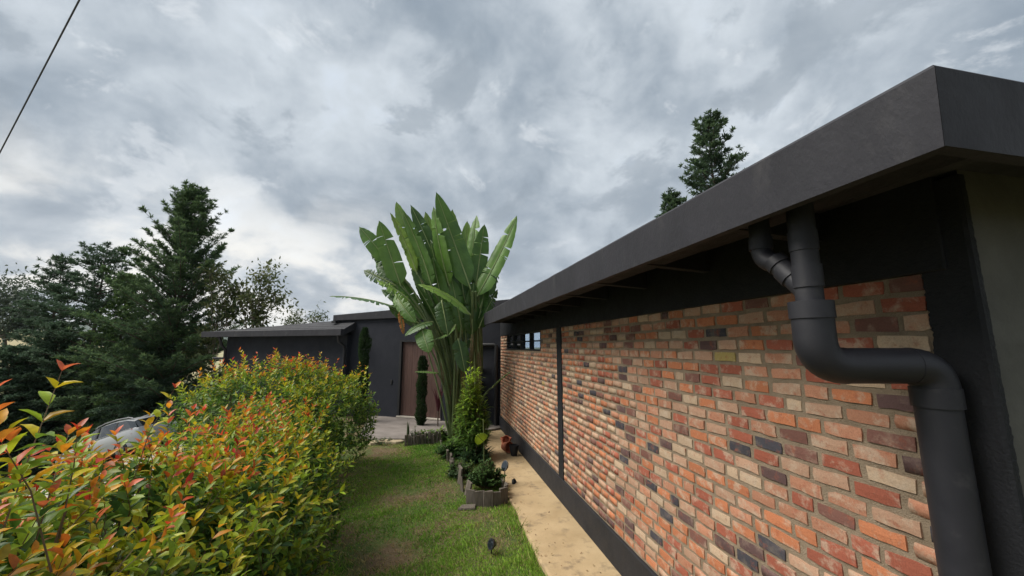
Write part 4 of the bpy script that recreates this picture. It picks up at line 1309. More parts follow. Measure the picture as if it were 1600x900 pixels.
# ------------------------------------------------------------------ giant bird-of-paradise clump
def big_leaf(root, foot, B, T, width, face, bend=0.12, fold=0.25, tears=5, seed=0, tint=(1, 1, 1), ragged=0.3, mat='palm', petiole=True, pr=0.024, knee=None):
    """foot: petiole start; B blade start; T blade tip; face: direction the upper surface looks"""
    rng = np.random.default_rng(seed)
    B, T, foot = np.array(B, float), np.array(T, float), np.array(foot, float)
    Lb = np.linalg.norm(T - B)
    ax = unit(T - B)
    face = unit(np.array(face, float)); face = unit(face - ax * (face @ ax))
    # the rib leaves the petiole and arches over, away from the face side being up
    ctrl = (B + T) / 2 + (-face) * 0 + face * bend * Lb
    bez = lambda t: (1 - t) ** 2 * B + 2 * t * (1 - t) * ctrl + t * t * T
    dbe = lambda t: unit(2 * (1 - t) * (ctrl - B) + 2 * t * (T - ctrl))

    def half(t):
        w = min(1.0, (t / 0.16) ** 0.65) if t < 0.16 else 1.0
        if t > 0.4: w *= max(0.0, 1 - ((t - 0.4) / 0.6) ** 2.2) ** 0.75
        return w * width / 2
    V, F, UV = [], [], []
    for sgn in (-1, 1):
        cuts = sorted([0.0, 1.0] + list(rng.uniform(0.12, 0.80, tears)))
        for a, b_ in zip(cuts[:-1], cuts[1:]):
            if b_ - a < 0.012: continue
            k = max(1, int(round((b_ - a) * 26)))
            dro = rng.uniform(0, 1) * ragged
            sweep = rng.normal() * 0.05 * (0.3 + ragged) * Lb * 0.3
            short = 1 - rng.uniform(0, 0.25) * ragged
            o = len(V)
            for i in range(k + 1):
                t = a + (b_ - a) * i / k
                p = bez(t); tg = dbe(t); nf = unit(face - tg * (face @ tg)); sd = np.cross(tg, nf) * sgn
                for j in range(4):
                    u = j / 3
                    te = t
                    w = half(t) * u * short
                    shrink = (0.5 - i / k) * (b_ - a) * Lb * (0.05 + 0.14 * min(1, ragged)) * u * (1 if tears else 0)
                    lift = fold * w * (1 - 0.75 * u) - 0.10 * w * u * u
                    q = p + sd * w + nf * (lift + 0.012 * math.sin(t * 60 + j) * u) + tg * (shrink + sweep * u * u)
                    q = q + np.array([0, 0, -1.0]) * dro * w * u * 0.6
                    V.append(q); UV.append((t, 0.5 + 0.5 * sgn * u))
            for i in range(k):
                for j in range(3):
                    c = o + i * 4 + j
                    F.append((c, c + 1, c + 5, c + 4) if sgn > 0 else (c, c + 4, c + 5, c + 1))
    lf = link('leaf', np_mesh('leaf', np.array(V), [np.array(F)], UV=np.array(UV), smooth=True), M[mat], root)
    lf.color = (*tint, 1)
    rib = [bez(t) + unit(face) * 0.008 for t in np.linspace(0, 0.97, 10)]
    if petiole:
        t0 = dbe(0.0)
        if knee is None: knee = foot * 0.58 + B * 0.42 + np.array([(foot[0] - B[0]) * 0.30, (foot[1] - B[1]) * 0.30, 0.30 * (B[2] - foot[2])])
        path = arc(foot, knee, B, 9)
        MB().tube(path, list(np.linspace(pr * 1.5, pr * 0.85, 9)), 7).build('petiole', M['petiole'], lf, True)
        MB().tube([B - t0 * 0.01] + rib, [pr * 0.85] + list(np.linspace(pr * 0.8, 0.006, 10)), 6).build('midrib', M['midrib'], lf, True)
    else:
        MB().tube(rib, list(np.linspace(pr * 0.7, 0.004, 10)), 6).build('petiole', M['petiole'], lf, True)
    return lf


PD = 11.1
pf = PZ(712, 684, 0.0)
palm = thing('bird_of_paradise_plant', 'giant banana-like plant with tall paddle leaves beside the door', 'plant', (pf[0], pf[1], 0))
feet_l = [PZ(704 + 3 * i, 690 - i * 1.5, 0.0) for i in range(8)]
feet_r = [PZ(738 + 3 * i, 668 - i * 1.5, 0.0) for i in range(6)]
CAMV = -_fw
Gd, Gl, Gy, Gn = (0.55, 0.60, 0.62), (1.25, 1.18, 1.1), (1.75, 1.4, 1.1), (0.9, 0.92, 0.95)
# (tip px, blade start px, depth tip, depth base, width m, facing side bias, tears, tint, foot list, index)
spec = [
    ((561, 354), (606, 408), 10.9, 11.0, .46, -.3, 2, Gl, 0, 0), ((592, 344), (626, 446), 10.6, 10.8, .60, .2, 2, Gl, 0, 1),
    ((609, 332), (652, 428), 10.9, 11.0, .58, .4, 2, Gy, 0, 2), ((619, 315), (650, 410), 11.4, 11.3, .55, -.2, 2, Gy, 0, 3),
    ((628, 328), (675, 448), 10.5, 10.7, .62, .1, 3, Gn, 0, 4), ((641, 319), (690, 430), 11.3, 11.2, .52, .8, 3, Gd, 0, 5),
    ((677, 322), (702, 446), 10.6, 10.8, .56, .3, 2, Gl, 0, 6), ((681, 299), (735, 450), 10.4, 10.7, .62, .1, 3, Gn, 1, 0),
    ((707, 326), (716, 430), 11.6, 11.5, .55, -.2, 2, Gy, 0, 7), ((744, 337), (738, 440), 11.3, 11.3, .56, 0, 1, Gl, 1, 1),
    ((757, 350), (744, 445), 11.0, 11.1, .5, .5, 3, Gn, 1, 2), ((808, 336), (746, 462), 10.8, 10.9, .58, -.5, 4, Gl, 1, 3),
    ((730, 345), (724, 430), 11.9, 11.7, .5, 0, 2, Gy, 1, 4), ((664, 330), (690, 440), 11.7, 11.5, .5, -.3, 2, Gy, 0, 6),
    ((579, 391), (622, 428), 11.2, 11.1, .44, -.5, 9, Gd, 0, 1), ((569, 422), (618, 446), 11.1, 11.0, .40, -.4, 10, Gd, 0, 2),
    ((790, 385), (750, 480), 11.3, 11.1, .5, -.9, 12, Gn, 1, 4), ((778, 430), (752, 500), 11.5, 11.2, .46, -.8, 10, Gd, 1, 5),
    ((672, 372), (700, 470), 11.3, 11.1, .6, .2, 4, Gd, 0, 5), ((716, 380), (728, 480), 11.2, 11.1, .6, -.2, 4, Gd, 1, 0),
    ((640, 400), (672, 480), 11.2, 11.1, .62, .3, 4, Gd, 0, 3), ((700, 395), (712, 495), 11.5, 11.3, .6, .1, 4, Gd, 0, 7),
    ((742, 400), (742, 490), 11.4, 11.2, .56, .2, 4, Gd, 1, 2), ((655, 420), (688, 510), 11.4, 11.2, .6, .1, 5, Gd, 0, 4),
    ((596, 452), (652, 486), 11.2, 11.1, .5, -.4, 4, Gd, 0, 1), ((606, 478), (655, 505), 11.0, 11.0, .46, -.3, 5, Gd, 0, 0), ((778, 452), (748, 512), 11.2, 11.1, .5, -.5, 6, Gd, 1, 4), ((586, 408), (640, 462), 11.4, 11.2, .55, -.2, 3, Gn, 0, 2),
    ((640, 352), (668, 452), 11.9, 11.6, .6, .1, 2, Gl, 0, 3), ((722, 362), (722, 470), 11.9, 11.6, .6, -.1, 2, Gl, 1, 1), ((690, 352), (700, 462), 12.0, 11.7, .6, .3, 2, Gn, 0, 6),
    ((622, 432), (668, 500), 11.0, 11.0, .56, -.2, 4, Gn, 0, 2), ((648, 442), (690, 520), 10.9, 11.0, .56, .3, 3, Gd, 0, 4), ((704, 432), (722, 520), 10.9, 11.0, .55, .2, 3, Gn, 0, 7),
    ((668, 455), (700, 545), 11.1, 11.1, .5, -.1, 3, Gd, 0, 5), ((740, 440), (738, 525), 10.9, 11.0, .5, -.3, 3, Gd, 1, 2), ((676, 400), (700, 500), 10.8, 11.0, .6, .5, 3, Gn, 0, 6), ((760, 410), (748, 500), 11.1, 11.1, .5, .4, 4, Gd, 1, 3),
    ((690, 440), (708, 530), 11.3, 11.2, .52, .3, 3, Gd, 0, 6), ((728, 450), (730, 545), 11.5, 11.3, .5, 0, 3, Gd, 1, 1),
]
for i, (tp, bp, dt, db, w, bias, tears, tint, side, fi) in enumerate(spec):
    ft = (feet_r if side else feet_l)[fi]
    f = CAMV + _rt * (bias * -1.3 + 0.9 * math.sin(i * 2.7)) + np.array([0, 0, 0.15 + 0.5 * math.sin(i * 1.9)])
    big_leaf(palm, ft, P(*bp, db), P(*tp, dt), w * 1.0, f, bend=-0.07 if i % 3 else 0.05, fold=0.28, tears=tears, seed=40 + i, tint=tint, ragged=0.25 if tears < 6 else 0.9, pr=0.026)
# arching and hanging leaves
big_leaf(palm, feet_r[0], P(735, 492, 10.4), P(652, 444, 9.9), 0.50, np.array([0, 0, 1.0]) + CAMV * 0.55, 0.16, 0.2, 3, 81, Gy, 0.2)
big_leaf(palm, feet_l[0], P(622, 482, 10.9), P(514, 463, 10.7), 0.42, np.array([0, 0, 1.0]) + CAMV * 0.1, 0.10, 0.1, 9, 82, Gd, 0.6)
big_leaf(palm, feet_l[2], P(676, 503, 10.5), P(632, 526, 10.0), 0.42, np.array([0, 0, 1.0]) + CAMV * 0.35, 0.20, 0.1, 2, 83, Gd, 0.2)
big_leaf(palm, feet_l[3], P(659, 514, 10.2), P(671, 552, 9.9), 0.46, CAMV + np.array([0, 0, 0.6]), 0.15, 0.15, 1, 84, Gl, 0.1)
big_leaf(palm, feet_l[5], P(712, 508, 10.5), P(679, 530, 10.3), 0.24, np.array([0, 0, 1.0]) + CAMV * 0.2, -0.25, 0.4, 0, 85, Gl, 0.1)
big_leaf(palm, feet_l[6], P(716, 530, 10.6), P(727, 584, 10.3), 0.42, CAMV + np.array([0.3, 0, 0.3]), 0.10, 0.2, 2, 86, Gd, 0.2)
big_leaf(palm, feet_l[1], P(618, 460, 10.6), P(650, 505, 10.3), 0.40, CAMV + np.array([-.4, 0, 0.5]), 0.12, 0.2, 3, 87, Gl, 0.2)
big_leaf(palm, feet_l[4], P(690, 470, 10.4), P(700, 525, 10.2), 0.46, CAMV + np.array([0.2, 0, 0.4]), 0.14, 0.2, 3, 88, Gd, 0.2)
big_leaf(palm, feet_r[3], P(770, 605, 10.6), P(798, 581, 10.3), 0.20, np.array([0, 0, 1.0]) + CAMV * 0.2, 0.05, 0.3, 1, 89, Gd, 0.1)
big_leaf(palm, feet_l[0], P(684, 583, 10.6), P(648, 581, 10.3), 0.16, np.array([0, 0, 1.0]) + CAMV * 0.3, 0.05, 0.3, 0, 90, Gl, 0.1)
# shredded old leaf and the hanging brown one
big_leaf(palm, feet_l[1], P(640, 470, 10.3), P(588, 437, 10.1), 0.36, np.array([0, 0, 1.0]) + CAMV * 0.7, 0.12, 0.1, 26, 91, (1.9, 1.6, 1.1), 1.3)
dl = big_leaf(palm, feet_l[0], P(625, 484, 10.5), P(631, 523, 10.45), 0.17, CAMV, 0.05, 0.5, 8, 92, (1, 1, 1), 0.8, mat='deadleaf', petiole=False)
dl['label'] = 'withered orange-brown leaf hanging down'
# dry sheaths hanging on the stalks
for i, (x, y0_, y1_, d_) in enumerate(((690, 560, 612, 10.7), (704, 590, 650, 10.8), (722, 560, 630, 10.9), (738, 520, 575, 10.7), (748, 545, 610, 10.9), (712, 620, 672, 10.8))):
    sh = big_leaf(palm, feet_l[0], P(x, y0_, d_), P(x + 3 * (-1) ** i, y1_, d_ - 0.05), 0.10 + 0.02 * (i % 3), CAMV + _rt * 0.4 * (-1) ** i, 0.03, 0.6, 6, 120 + i, (1, 1, 1), 0.9, mat='sheath', petiole=False, pr=0.012)
    sh.name = 'dry_sheath'
# bare leaf stalks of the lower clump
for i in range(11):
    t = i / 10
    f0 = feet_l[i % 8] + np.array([0.02 * (i % 3), 0.03 * (i % 4), 0])
    e = P(664 + 62 * t + 3 * math.sin(i * 7), 535 - 30 * abs(math.sin(i * 2.2)), 10.7 + 0.08 * (i % 7))
    m_ = f0 * 0.5 + e * 0.5 + np.array([0.10 * (1 - t), 0, -0.1])
    MB().tube(arc(f0, m_, e, 8), list(np.linspace(0.034, 0.017, 8)), 7).build('leaf_stalk', M['petiole'], palm, True)
for i in range(3):
    f0 = feet_r[i * 2]
    e = P(738 + 5 * i, 455, 10.75 + 0.1 * i)
    MB().tube(arc(f0, f0 * 0.5 + e * 0.5, e, 8), list(np.linspace(0.062, 0.036, 8)), 9).build('leaf_stalk', M['petiole'], palm, True)


# ------------------------------------------------------------------ planted bed
def whorl_bush(name, label, base, height, rad, seed, n_stem, leaf, wid, ca, cb, per=26, topbias=True):
    rng = np.random.default_rng(seed)
    base = np.array(base, float)
    root = thing(name, label, 'plant', base)
    mb = MB()
    pos, dr, nm, ll, cc = [], [], [], [], []
    for i in range(n_stem):
        a = rng.uniform(0, 6.283); r = rad * rng.random() ** 0.5
        hh = height * (1 - 0.72 * (r / rad) ** 1.2) * rng.uniform(0.6, 1.0)
        s = base + np.array([math.cos(a) * r * 0.3, math.sin(a) * r * 0.3, -0.02])
        e = base + np.array([math.cos(a) * r, math.sin(a) * r, hh])
        path = arc(s, (s + e) / 2 + np.array([0, 0, hh * 0.1]), e, 6)
        mb.tube(path, [0.012, 0.011, 0.010, 0.008, 0.006, 0.004], 5, False)
        for k in range(per):
            t = rng.uniform(0.25, 1.0)
            c = np.array(path[int(t * 4.99)]) * (1 - (t * 5 % 1)) + np.array(path[min(5, int(t * 4.99) + 1)]) * (t * 5 % 1)
            az = rng.uniform(0, 6.283)
            pos.append(c); dr.append((math.cos(az), math.sin(az), rng.uniform(-0.1, 0.9)))
            nm.append((-math.cos(az) * 0.5, -math.sin(az) * 0.5, 1.0)); ll.append(leaf * rng.uniform(0.6, 1.2))
            w = np.clip(((c[2] - base[2]) / height - 0.30) * 1.9 + 0.25 * rng.normal(), 0, 1) if topbias else np.clip(0.5 + 0.3 * rng.normal(), 0, 1)
            cc.append(np.array(ca) * (1 - w) + np.array(cb) * w)
    mb.build('stems', M['twig'], root)
    ll = np.array(ll)
    tag(foliage('foliage', T_LANCE, (np.array(pos), np.array(dr), np.array(nm), ll, ll * wid, np.array(cc)), M['broad'], root, smooth=True), kind='stuff')
    return root


b = PZ(737, 716, 0.0)
whorl_bush('lance_leaf_shrub', 'tall feathery shrub with lime green tip in front of the giant plant', (b[0], b[1], 0), P(736, 548, np.dot(b - EYE, _fw))[2], 0.42, 51, 130, 0.19, 0.17, (0.095, 0.185, 0.032), (0.36, 0.50, 0.035), per=56)
b = PZ(708, 712, 0.0)
whorl_bush('fern_clump', 'low bright green fern clump left of the feathery shrub', (b[0], b[1], 0), 0.55, 0.42, 52, 46, 0.15, 0.2, (0.03, 0.075, 0.018), (0.13, 0.23, 0.03), per=32)
b = PZ(742, 722, 0.0)
whorl_bush('arching_plant', 'dark arching strap-leaved plant at the foot of the feathery shrub', (b[0], b[1], 0), 0.55, 0.36, 53, 34, 0.27, 0.10, (0.018, 0.045, 0.016), (0.06, 0.11, 0.03), per=22)
b = PZ(668, 690, 0.0)
whorl_bush('leafy_plant', 'yellow-green leafy plant behind the short timber edging', (b[0], b[1], 0), 0.5, 0.36, 54, 26, 0.13, 0.38, (0.04, 0.085, 0.02), (0.17, 0.24, 0.04), per=22)
b = PZ(690, 690, 0.0)
whorl_bush('leafy_plant', 'lime leafy plant touching the pale leaf stalks', (b[0], b[1] + 0.1, 0), 0.5, 0.3, 55, 22, 0.13, 0.36, (0.05, 0.11, 0.02), (0.20, 0.29, 0.04), per=22)
b = PZ(648, 692, 0.0)
whorl_bush('grey_green_herb', 'wispy grey-green herb beside the upright spiky leaves', (b[0], b[1], 0), 0.5, 0.22, 56, 22, 0.10, 0.14, (0.05, 0.075, 0.04), (0.12, 0.16, 0.09), per=26)
b = PZ(722, 745, 0.0)
whorl_bush('weedy_plant', 'untidy green plant at the left of the timber planter', (b[0], b[1], 0), 0.42, 0.34, 57, 40, 0.09, 0.26, (0.028, 0.058, 0.018), (0.085, 0.14, 0.03), per=30)
b = PZ(762, 768, 0.0)
whorl_bush('box_shrub', 'small dense green shrub growing in the timber planter', (b[0], b[1] + 0.15, 0.05), 0.56, 0.36, 58, 90, 0.055, 0.5, (0.022, 0.055, 0.016), (0.075, 0.14, 0.03), per=60, topbias=False)
b = PZ(600, 694, 0.0)
whorl_bush('weedy_plant', 'small green weeds along the patio edge by the stepping stones', (b[0], b[1] + 0.15, 0), 0.16, 0.35, 59, 20, 0.07, 0.3, (0.03, 0.07, 0.02), (0.09, 0.15, 0.04), per=14)


def strap_plant(name, label, base, height, n, seed, mat_c, wid, spread):
    rng = np.random.default_rng(seed)
    base = np.array(base, float)
    root = thing(name, label, 'plant', base)
    for i in range(n):
        a = rng.uniform(0, 6.283); sp = spread * rng.uniform(0.3, 1)
        h = height * rng.uniform(0.7, 1)
        p0 = base + np.array([math.cos(a), math.sin(a), 0]) * 0.03
        p2 = base + np.array([math.cos(a) * sp, math.sin(a) * sp, h])
        p1 = base + np.array([math.cos(a) * sp * 0.3, math.sin(a) * sp * 0.3, h * 0.75])
        sd = np.array([-math.sin(a), math.cos(a), 0])
        pts = arc(p0, p1, p2, 7)
        V, F = [], []
        for k, q in enumerate(pts):
            w = wid * (0.55 + 0.45 * math.sin(math.pi * min(1, k / 4.2))) * (1 - (k / 6) ** 3)
            V += [q - sd * w / 2, q + np.array([-math.cos(a), -math.sin(a), 0]) * -w * 0.15, q + sd * w / 2]
        for k in range(6):
            c = 3 * k
            F += [(c, c + 1, c + 4, c + 3), (c + 1, c + 2, c + 5, c + 4)]
        lf = link('leaf', np_mesh('leaf', np.array(V), [np.array(F)], np.repeat(np.array([mat_c]) * rng.uniform(0.7, 1.3), len(V), 0), smooth=True), M['broad'], root)
    return root


b = PZ(637, 692, 0.0)
strap_plant('snake_plant', 'upright spiky snake plant behind the timber edging', (b[0], b[1], 0), 0.62, 4, 61, (0.075, 0.105, 0.045), 0.06, 0.05)
b = PZ(684, 672, 0.0)
rt_ = strap_plant('red_cordyline', 'dark wine-red strap leaved plant in front of the door', (b[0], b[1] + 0.2, 0.55), 0.8, 12, 62, (0.075, 0.012, 0.022), 0.07, 0.42)
MB().tube([(b[0], b[1] + 0.2, 0), (b[0], b[1] + 0.2, 0.6)], 0.02, 7).build('stem', M['bark'], rt_, True)


# timber edging: each slab its own piece
def slab(parent, x, y, ang, w, h, t, lean, rng):
    ca, sa = math.cos(ang), math.sin(ang)
    u = np.array([ca, sa, 0]); n_ = np.array([-sa, ca, 0])
    c = np.array([x, y, -0.06])
    top = np.array([0, 0, h + 0.06]) + n_ * lean + u * rng.normal() * 0.012
    j = lambda: rng.normal(size=3) * 0.006
    pts = [c - u * w / 2 - n_ * t / 2, c + u * w / 2 - n_ * t / 2, c + u * w / 2 + n_ * t / 2, c - u * w / 2 + n_ * t / 2]
    tilt = rng.normal() * 0.018
    tp = [p + top + j() + np.array([0, 0, tilt * (1 if k in (1, 2) else -1)]) for k, p in enumerate(pts)]
    MB().hexa(pts + tp).build('timber_slab', M['stake'], parent, bevel=0.006)


rng = np.random.default_rng(71)
pl = thing('timber_planter', 'ring of weathered timber slabs round the small shrub by the path', 'planter', (PZ(762, 780, 0)[0], PZ(762, 780, 0)[1], 0))
front = [(735, 788), (749, 791), (763, 793), (776, 790), (787, 785)]
pts = [PZ(x, y, 0.0) for x, y in front]
for i, p in enumerate(pts):
    ang = -0.1 + 0.22 * (i - 1.5)
    slab(pl, p[0], p[1], ang, 0.155, rng.uniform(0.21, 0.27), 0.035, 0.02 * rng.normal(), rng)
for i, (x, y) in enumerate([(728, 776), (723, 768), (717, 757), (712, 748), (709, 737)]):
    p = PZ(x, y, 0.0)
    slab(pl, p[0], p[1], 1.9 + 0.1 * rng.normal(), 0.14, rng.uniform(0.2, 0.32), 0.03, 0.05 * rng.normal(), rng)
for i in range(4):
    p = pts[-1] + np.array([0.03 + 0.02 * i, 0.16 + i * 0.17, 0])
    slab(pl, p[0], p[1], 1.5 + 0.1 * rng.normal(), 0.15, rng.uniform(0.18, 0.25), 0.03, 0.03 * rng.normal(), rng)
p = PZ(730, 794, 0.0)
fs_ = MB().hexa([(p[0] - .16, p[1] - .07, 0.005), (p[0] + .12, p[1] - .12, 0.012), (p[0] + .15, p[1] + .04, 0.015), (p[0] - .08, p[1] + .08, 0.006),
                 (p[0] - .15, p[1] - .06, 0.035), (p[0] + .11, p[1] - .11, 0.042), (p[0] + .14, p[1] + .03, 0.045), (p[0] - .07, p[1] + .07, 0.036)]).build('loose_slab', M['stake'], None, bevel=0.006)
tag(fs_, 'fallen timber slab lying on the lawn beside the planter', 'board')
ed = thing('timber_edging', 'row of short upright timber offcuts below the slim cypress', 'edging', (PZ(660, 696, 0)[0], PZ(660, 696, 0)[1], 0))
for i in range(13):
    x = 634 + i * 4.4
    p = PZ(x, 697 - 0.25 * i, 0.0)
    slab(ed, p[0], p[1], -0.15 + 0.08 * rng.normal(), 0.06, rng.uniform(0.20, 0.34), 0.05, 0.03 * rng.normal(), rng)
for i in range(5):
    p = PZ(692 + i * 4, 702 + 9 * i, 0.0)
    slab(ed, p[0], p[1], 1.9 + 0.1 * rng.normal(), 0.09, rng.uniform(0.14, 0.26), 0.04, 0.04 * rng.normal(), rng)

# stepping stones at the patio edge
for i, (x, y, r, lb) in enumerate(((588, 693, .21, 'flat ochre stone nearest the hedge at the patio edge'), (604, 691, .2, 'middle ochre stone of three at the patio edge'), (617, 692, .22, 'ochre stone nearest the timber edging'))):
    p = PZ(x, y, 0.0)
    rr = np.random.default_rng(90 + i)
    vs = []
    for z, s in ((-0.02, 1.0), (0.045, 0.97), (0.06, 0.86)):
        for k in range(9):
            a = 2 * math.pi * k / 9
            rad = r * s * (1 + 0.18 * math.sin(a * 2 + i) + 0.08 * np.random.default_rng(i * 10 + k).normal())
            vs.append((p[0] + rad * math.cos(a), p[1] + rad * 0.7 * math.sin(a), z))
    fs2 = [tuple(range(18, 27))] + [(a * 9 + k, a * 9 + (k + 1) % 9, a * 9 + 9 + (k + 1) % 9, a * 9 + 9 + k) for a in (0, 1) for k in range(9)]
    tag(MB().add(vs, fs2).build('stepping_stone', M['stone'], None), lb, 'stone', 'ochre stones at the patio edge')

# pots by the plinth
def pot(label, loc, r, h, m, rot=(0, 0, 0), rim=True):
    o = thing('flower_pot', label, 'pot', loc, 'pots by the plinth')
    me = MB().lathe([(r * 0.62, 0), (r * 0.86, h * 0.8), (r * 0.98, h * 0.8), (r, h), (r * 0.88, h), (r * 0.8, h * 0.3), (r * 0.1, h * 0.28)], 20, loc)
    b = me.build('body', m, o, True)
    me = MB().lathe([(r * 0.80, h * 0.62), (r * 0.79, h * 0.66)], 20, loc)
    o.rotation_euler = rot
    return o


p = PZ(792, 704, 0.0)
pot('terracotta pot standing upright against the black plinth', (p[0], p[1] + 0.12, 0.02), 0.14, 0.26, M['terracotta'])
pot('terracotta pot lying on its side on the path', (p[0] - 0.10, p[1] - 0.10, 0.13), 0.13, 0.24, M['terracotta'], (R(84), 0, R(25)))
pot('terracotta pot tipped on top of the other pots', (p[0] + 0.02, p[1] - 0.02, 0.22), 0.10, 0.18, M['terracotta'], (R(60), R(20), R(-40)))
p = PZ(803, 713, 0.0)
pot('small black pot beside the terracotta pots', (p[0], p[1], 0.02), 0.115, 0.24, M['plinth'])


# small solar garden lamps
def solar_lamp(label, base, tip, panel_n, seed, size=0.085):
    base, tip = np.array(base, float), np.array(tip, float)
    o = thing('solar_lamp', label, 'lamp', base, 'black solar garden lamps')
    MB().tube([base, tip], 0.009, 8).build('stake', M['rubber'], o, True)
    n_ = unit(np.array(panel_n, float)); u = unit(np.cross(n_, (0.1, 0.2, 1))); v = np.cross(n_, u)
    rr = [(u * math.cos(a) * size * 0.75 + v * math.sin(a) * size) for a in np.linspace(0, 2 * math.pi, 17)[:-1]]
    vs = [tip + q + n_ * 0.02 for q in rr] + [tip + q * 0.9 - n_ * 0.02 for q in rr]
    f = [tuple(range(16)), tuple(range(31, 15, -1))] + [(k, k + 16, (k + 1) % 16 + 16, (k + 1) % 16) for k in range(16)]
    hd = MB().add(vs, f).build('lamp_head', M['rubber'], o)
    vs = [tip + q * 0.8 + n_ * 0.023 for q in rr]
    MB().add(vs, [tuple(range(16))]).build('solar_panel', M['glass'], hd)
    MB().tube([tip - n_ * 0.02, tip - n_ * 0.07], [0.045, 0.03], 12).build('lens', M['rubber'], hd, True)


p = PZ(790, 757, 0.0)
q = P(789, 728, np.dot(p - EYE, _fw))
solar_lamp('leaning black solar lamp at the planter corner, the upper one', (p[0] - 0.02, p[1], 0), q, (-0.7, -0.5, 0.5), 1, 0.10)
p = PZ(797, 756, 0.0); q = P(804, 756, np.dot(p - EYE, _fw))
solar_lamp('tipped over black solar lamp hanging above the path edge', (p[0] - 0.12, p[1], 0.02), q, (0.75, -0.5, 0.4), 2, 0.095)
p = PZ(768, 866, 0.0); q = P(768, 850, np.dot(p - EYE, _fw))
solar_lamp('lone small solar lamp tilted in the grass near the path', (p[0], p[1], -0.02), q, (-0.65, -0.6, 0.35), 3, 0.065)

# thin cane with a yellow-green leaf tied to it
p = PZ(756, 744, 0.0)
dpt = np.dot(p - EYE, _fw)
cn = thing('cane_stake', 'thin upright cane with one broad yellow-green leaf', 'stake', (p[0], p[1], 0))
MB().tube([(p[0], p[1], -0.02), P(756, 690, dpt), P(755, 655, dpt)], [0.012, 0.011, 0.009], 7).build('cane', M['petiole'], cn, True)
lf = big_leaf(cn, p, P(756, 690, dpt), P(745, 679, dpt - 0.1), 0.26, CAMV + np.array([0, 0, .2]), 0.1, 0.2, 0, 95, (4.2, 2.9, 0.9), 0, petiole=False, pr=0.008)

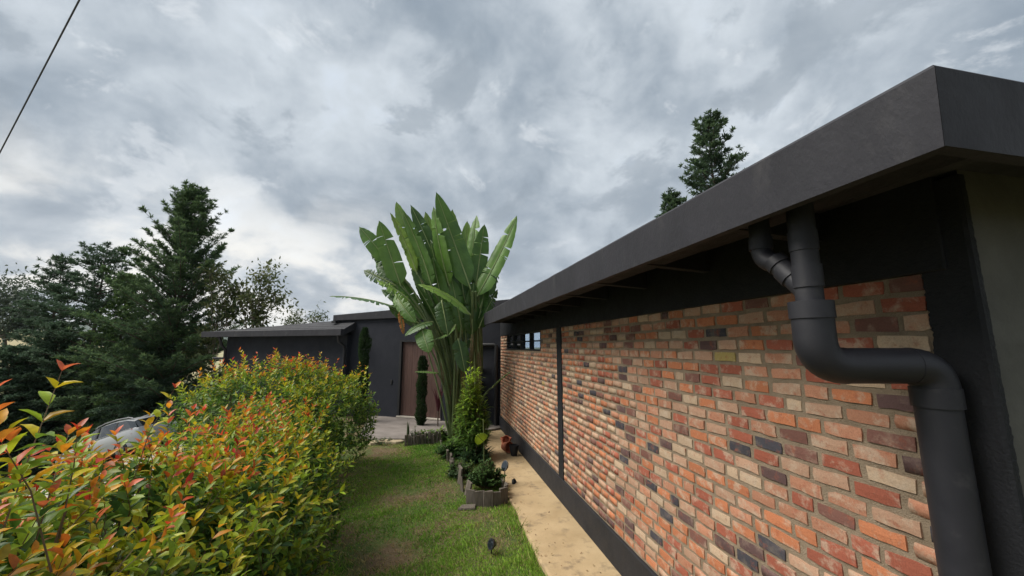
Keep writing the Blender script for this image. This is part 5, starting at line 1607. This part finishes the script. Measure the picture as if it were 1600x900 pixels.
# ------------------------------------------------------------------ silver car on the driveway
def car():
    Lc, W = 4.35, 1.78
    root = bpy.data.objects.new('parked_car', None); col.objects.link(root)
    tag(root, 'silver hatchback parked on the slope behind the hedge', 'car')
    # side profile: x from rear (0) to front; upper and lower outline, half width
    xs = np.array([0.0, 0.06, 0.25, 0.7, 1.3, 2.0, 2.7, 3.3, 3.9, 4.2, 4.35])
    belt = np.array([0.80, 0.98, 1.02, 1.00, 0.98, 0.96, 0.93, 0.90, 0.80, 0.70, 0.55])
    sill = np.array([0.45, 0.32, 0.28, 0.24, 0.22, 0.22, 0.22, 0.22, 0.24, 0.28, 0.36])
    hw = np.array([0.74, 0.80, 0.85, 0.88, 0.89, 0.89, 0.89, 0.88, 0.86, 0.80, 0.66])
    V, F = [], []
    for i in range(len(xs)):
        sec = [(hw[i] * 0.80, sill[i]), (hw[i] * 0.97, sill[i] + 0.10), (hw[i], (sill[i] + belt[i]) / 2), (hw[i] * 0.985, belt[i] - 0.10), (hw[i] * 0.93, belt[i]), (hw[i] * 0.5, belt[i] + 0.03), (0, belt[i] + 0.04)]
        for s in sec: V.append((xs[i], s[0], s[1]))
        for s in sec[::-1][1:]: V.append((xs[i], -s[0], s[1]))
    k = 13
    for i in range(len(xs) - 1):
        for j in range(k - 1):
            a = i * k + j
            F.append((a, a + 1, a + k + 1, a + k))
        F.append((i * k + k - 1, i * k, i * k + k, i * k + 2 * k - 1))
    F.append(tuple(range(k))); F.append(tuple(range((len(xs) - 1) * k, len(xs) * k))[::-1])
    MB().add(V, F).build('body', M['car'], None, True).parent = root
    # greenhouse
    gxs = np.array([0.10, 0.35, 0.75, 1.3, 1.9, 2.4, 2.85, 3.25])
    gz = np.array([1.02, 1.33, 1.45, 1.50, 1.49, 1.42, 1.20, 0.95])
    gb = np.array([0.98, 1.0, 0.99, 0.97, 0.95, 0.93, 0.91, 0.88])
    gw = np.array([0.66, 0.63, 0.62, 0.62, 0.62, 0.61, 0.66, 0.76])
    bwid = np.array([0.75, 0.79, 0.81, 0.82, 0.82, 0.82, 0.81, 0.80])
    V, F, F2 = [], [], []
    for i in range(len(gxs)):
        V += [(gxs[i], bwid[i], gb[i]), (gxs[i], gw[i] + 0.02, gz[i] - 0.05), (gxs[i], gw[i] - 0.1, gz[i]), (gxs[i], 0, gz[i] + 0.02), (gxs[i], -gw[i] + 0.1, gz[i]), (gxs[i], -gw[i] - 0.02, gz[i] - 0.05), (gxs[i], -bwid[i], gb[i])]
    for i in range(len(gxs) - 1):
        for j in range(6):
            a = i * 7 + j
            q_ = (a, a + 1, a + 8, a + 7)
            glass = (j in (0, 5) and 0 <= i <= 5) or (j not in (0, 5) and i in (0, 5, 6))
            (F2 if glass else F).append(q_)
    MB().add(V, F).build('roof', M['car'], None, True).parent = root
    MB().add(V, F2).build('windows', M['glass'], None).parent = root
    for s in (-1, 1):
        MB().tube([(0.55, s * 0.56, 1.44), (0.7, s * 0.57, 1.505), (1.3, s * 0.57, 1.56), (1.9, s * 0.57, 1.55), (2.3, s * 0.565, 1.49), (2.42, s * 0.56, 1.43)], 0.022, 8).build('roof_rail', M['alloy'], None, True).parent = root
        MB().tube([(0.32, s * 0.80, 1.02), (1.3, s * 0.835, 0.995), (2.4, s * 0.835, 0.955), (3.1, s * 0.82, 0.915)], 0.014, 6).build('belt_trim', M['alloy'], None, True).parent = root
        for xx in (1.15, 2.05):
            MB().hexa([(xx, s * 0.825, 0.98), (xx + 0.08, s * 0.825, 0.98), (xx + 0.08, s * 0.81, 0.98), (xx, s * 0.81, 0.98), (xx, s * 0.652, 1.43), (xx + 0.08, s * 0.652, 1.43), (xx + 0.08, s * 0.64, 1.43), (xx, s * 0.64, 1.43)]).build('window_pillar', M['rubber'], None).parent = root
        MB().hexa([(0.0, s * 0.60, 0.80), (0.28, s * 0.845, 0.82), (0.20, s * 0.80, 0.82), (0.05, s * 0.56, 0.80), (0.05, s * 0.60, 0.98), (0.30, s * 0.825, 1.0), (0.22, s * 0.77, 1.0), (0.1, s * 0.56, 0.98)]).build('tail_light', M['taillight'], None, bevel=0.01).parent = root
        MB().hexa([(4.25, s * 0.45, 0.60), (4.05, s * 0.82, 0.62), (3.95, s * 0.80, 0.62), (4.15, s * 0.45, 0.60), (4.22, s * 0.45, 0.70), (3.98, s * 0.80, 0.74), (3.9, s * 0.78, 0.74), (4.1, s * 0.45, 0.70)]).build('headlight', M['headlight'], None, bevel=0.01).parent = root
        MB().hexa([(2.95, s * 0.84, 0.95), (3.1, s * 0.84, 0.95), (3.1, s * 0.98, 0.97), (2.97, s * 0.98, 0.97), (2.95, s * 0.84, 1.06), (3.1, s * 0.84, 1.06), (3.08, s * 0.98, 1.08), (2.97, s * 0.98, 1.08)]).build('wing_mirror', M['car'], None, bevel=0.02).parent = root
        for xx in (0.85, 3.45):
            w = MB().tube([(xx, s * 0.68, 0.32), (xx, s * 0.70, 0.32), (xx, s * 0.87, 0.32), (xx, s * 0.895, 0.32)], [0.27, 0.32, 0.32, 0.27], 24).build('wheel', M['rubber'], None, True)
            w.parent = root
            rm = MB()
            for q5 in range(5):
                a = q5 * 2 * math.pi / 5
                rm.tube([(xx, s * 0.898, 0.32), (xx + 0.2 * math.cos(a), s * 0.898, 0.32 + 0.2 * math.sin(a))], [0.05, 0.03], 6)
            rm.tube([(xx, s * 0.89, 0.32), (xx, s * 0.905, 0.32)], 0.21, 20).build('rim', M['alloy'], None, True).parent = w
    MB().box(-0.012, 0.0, -0.26, 0.26, 0.62, 0.74).build('number_plate', M['sill'], None).parent = root
    MB().tube([(0.02, -0.45, 1.06), (0.02, 0.45, 1.06)], 0.01, 6).build('rear_wiper', M['rubber'], None).parent = root
    # stand it on the slope: rear at the upper right, nose down to the left
    a_ = P(254, 690, 16.0)
    hd = unit(np.array([-0.93, 0.37]))
    z0 = float(ground_z(a_[0], a_[1])); z1 = float(ground_z(a_[0] + hd[0] * 4, a_[1] + hd[1] * 4))
    root.location = (a_[0], a_[1], z0 + 0.03)
    root.rotation_euler = (0, 0, 0)
    pitch = math.atan2(z1 - z0, 4)
    fx = Vector((hd[0] * math.cos(pitch), hd[1] * math.cos(pitch), math.sin(pitch)))
    fy = Vector((0, 0, 1)).cross(fx).normalized(); fz_ = fx.cross(fy)
    root.matrix_world = Matrix(((fx.x, fy.x, fz_.x, a_[0]), (fx.y, fy.y, fz_.y, a_[1]), (fx.z, fy.z, fz_.z, z0 + 0.03), (0, 0, 0, 1)))
    print('CAR', proj(root.matrix_world @ Vector((1.3, 0.57, 1.55))), proj(root.matrix_world @ Vector((0.1, 0.8, 0.9))), proj(root.matrix_world @ Vector((3.1, 0.82, .9))), z0, math.degrees(pitch))


car()

# overhead cable
a_, b_ = P(124, 0, 7.0), P(0, 238, 9.5)
dv = b_ - a_
pts = [a_ - dv * 3.5 + dv * 12 * t for t in np.linspace(0, 1, 24)]
tag(MB().tube(pts, 0.013, 6).build('power_cable', M['rubber'], None, True), 'thin black overhead cable crossing the upper left sky', 'cable')


# ------------------------------------------------------------------ the air towards the hills
hz = MB().box(-4900, 4900, -95, 5200, -16, 310).build('haze', None)
hm = bpy.data.materials.new('haze_air'); hm.use_nodes = True
hn = hm.node_tree; hn.nodes.clear()
pv_ = hn.nodes.new('ShaderNodeVolumePrincipled')
pv_.inputs['Color'].default_value = (0.80, 0.88, 1.0, 1)
pv_.inputs['Density'].default_value = 0.00009
ho = hn.nodes.new('ShaderNodeOutputMaterial'); hn.links.new(pv_.outputs[0], ho.inputs['Volume'])
hz.data.materials.clear(); hz.data.materials.append(hm)
tag(hz, kind='stuff')
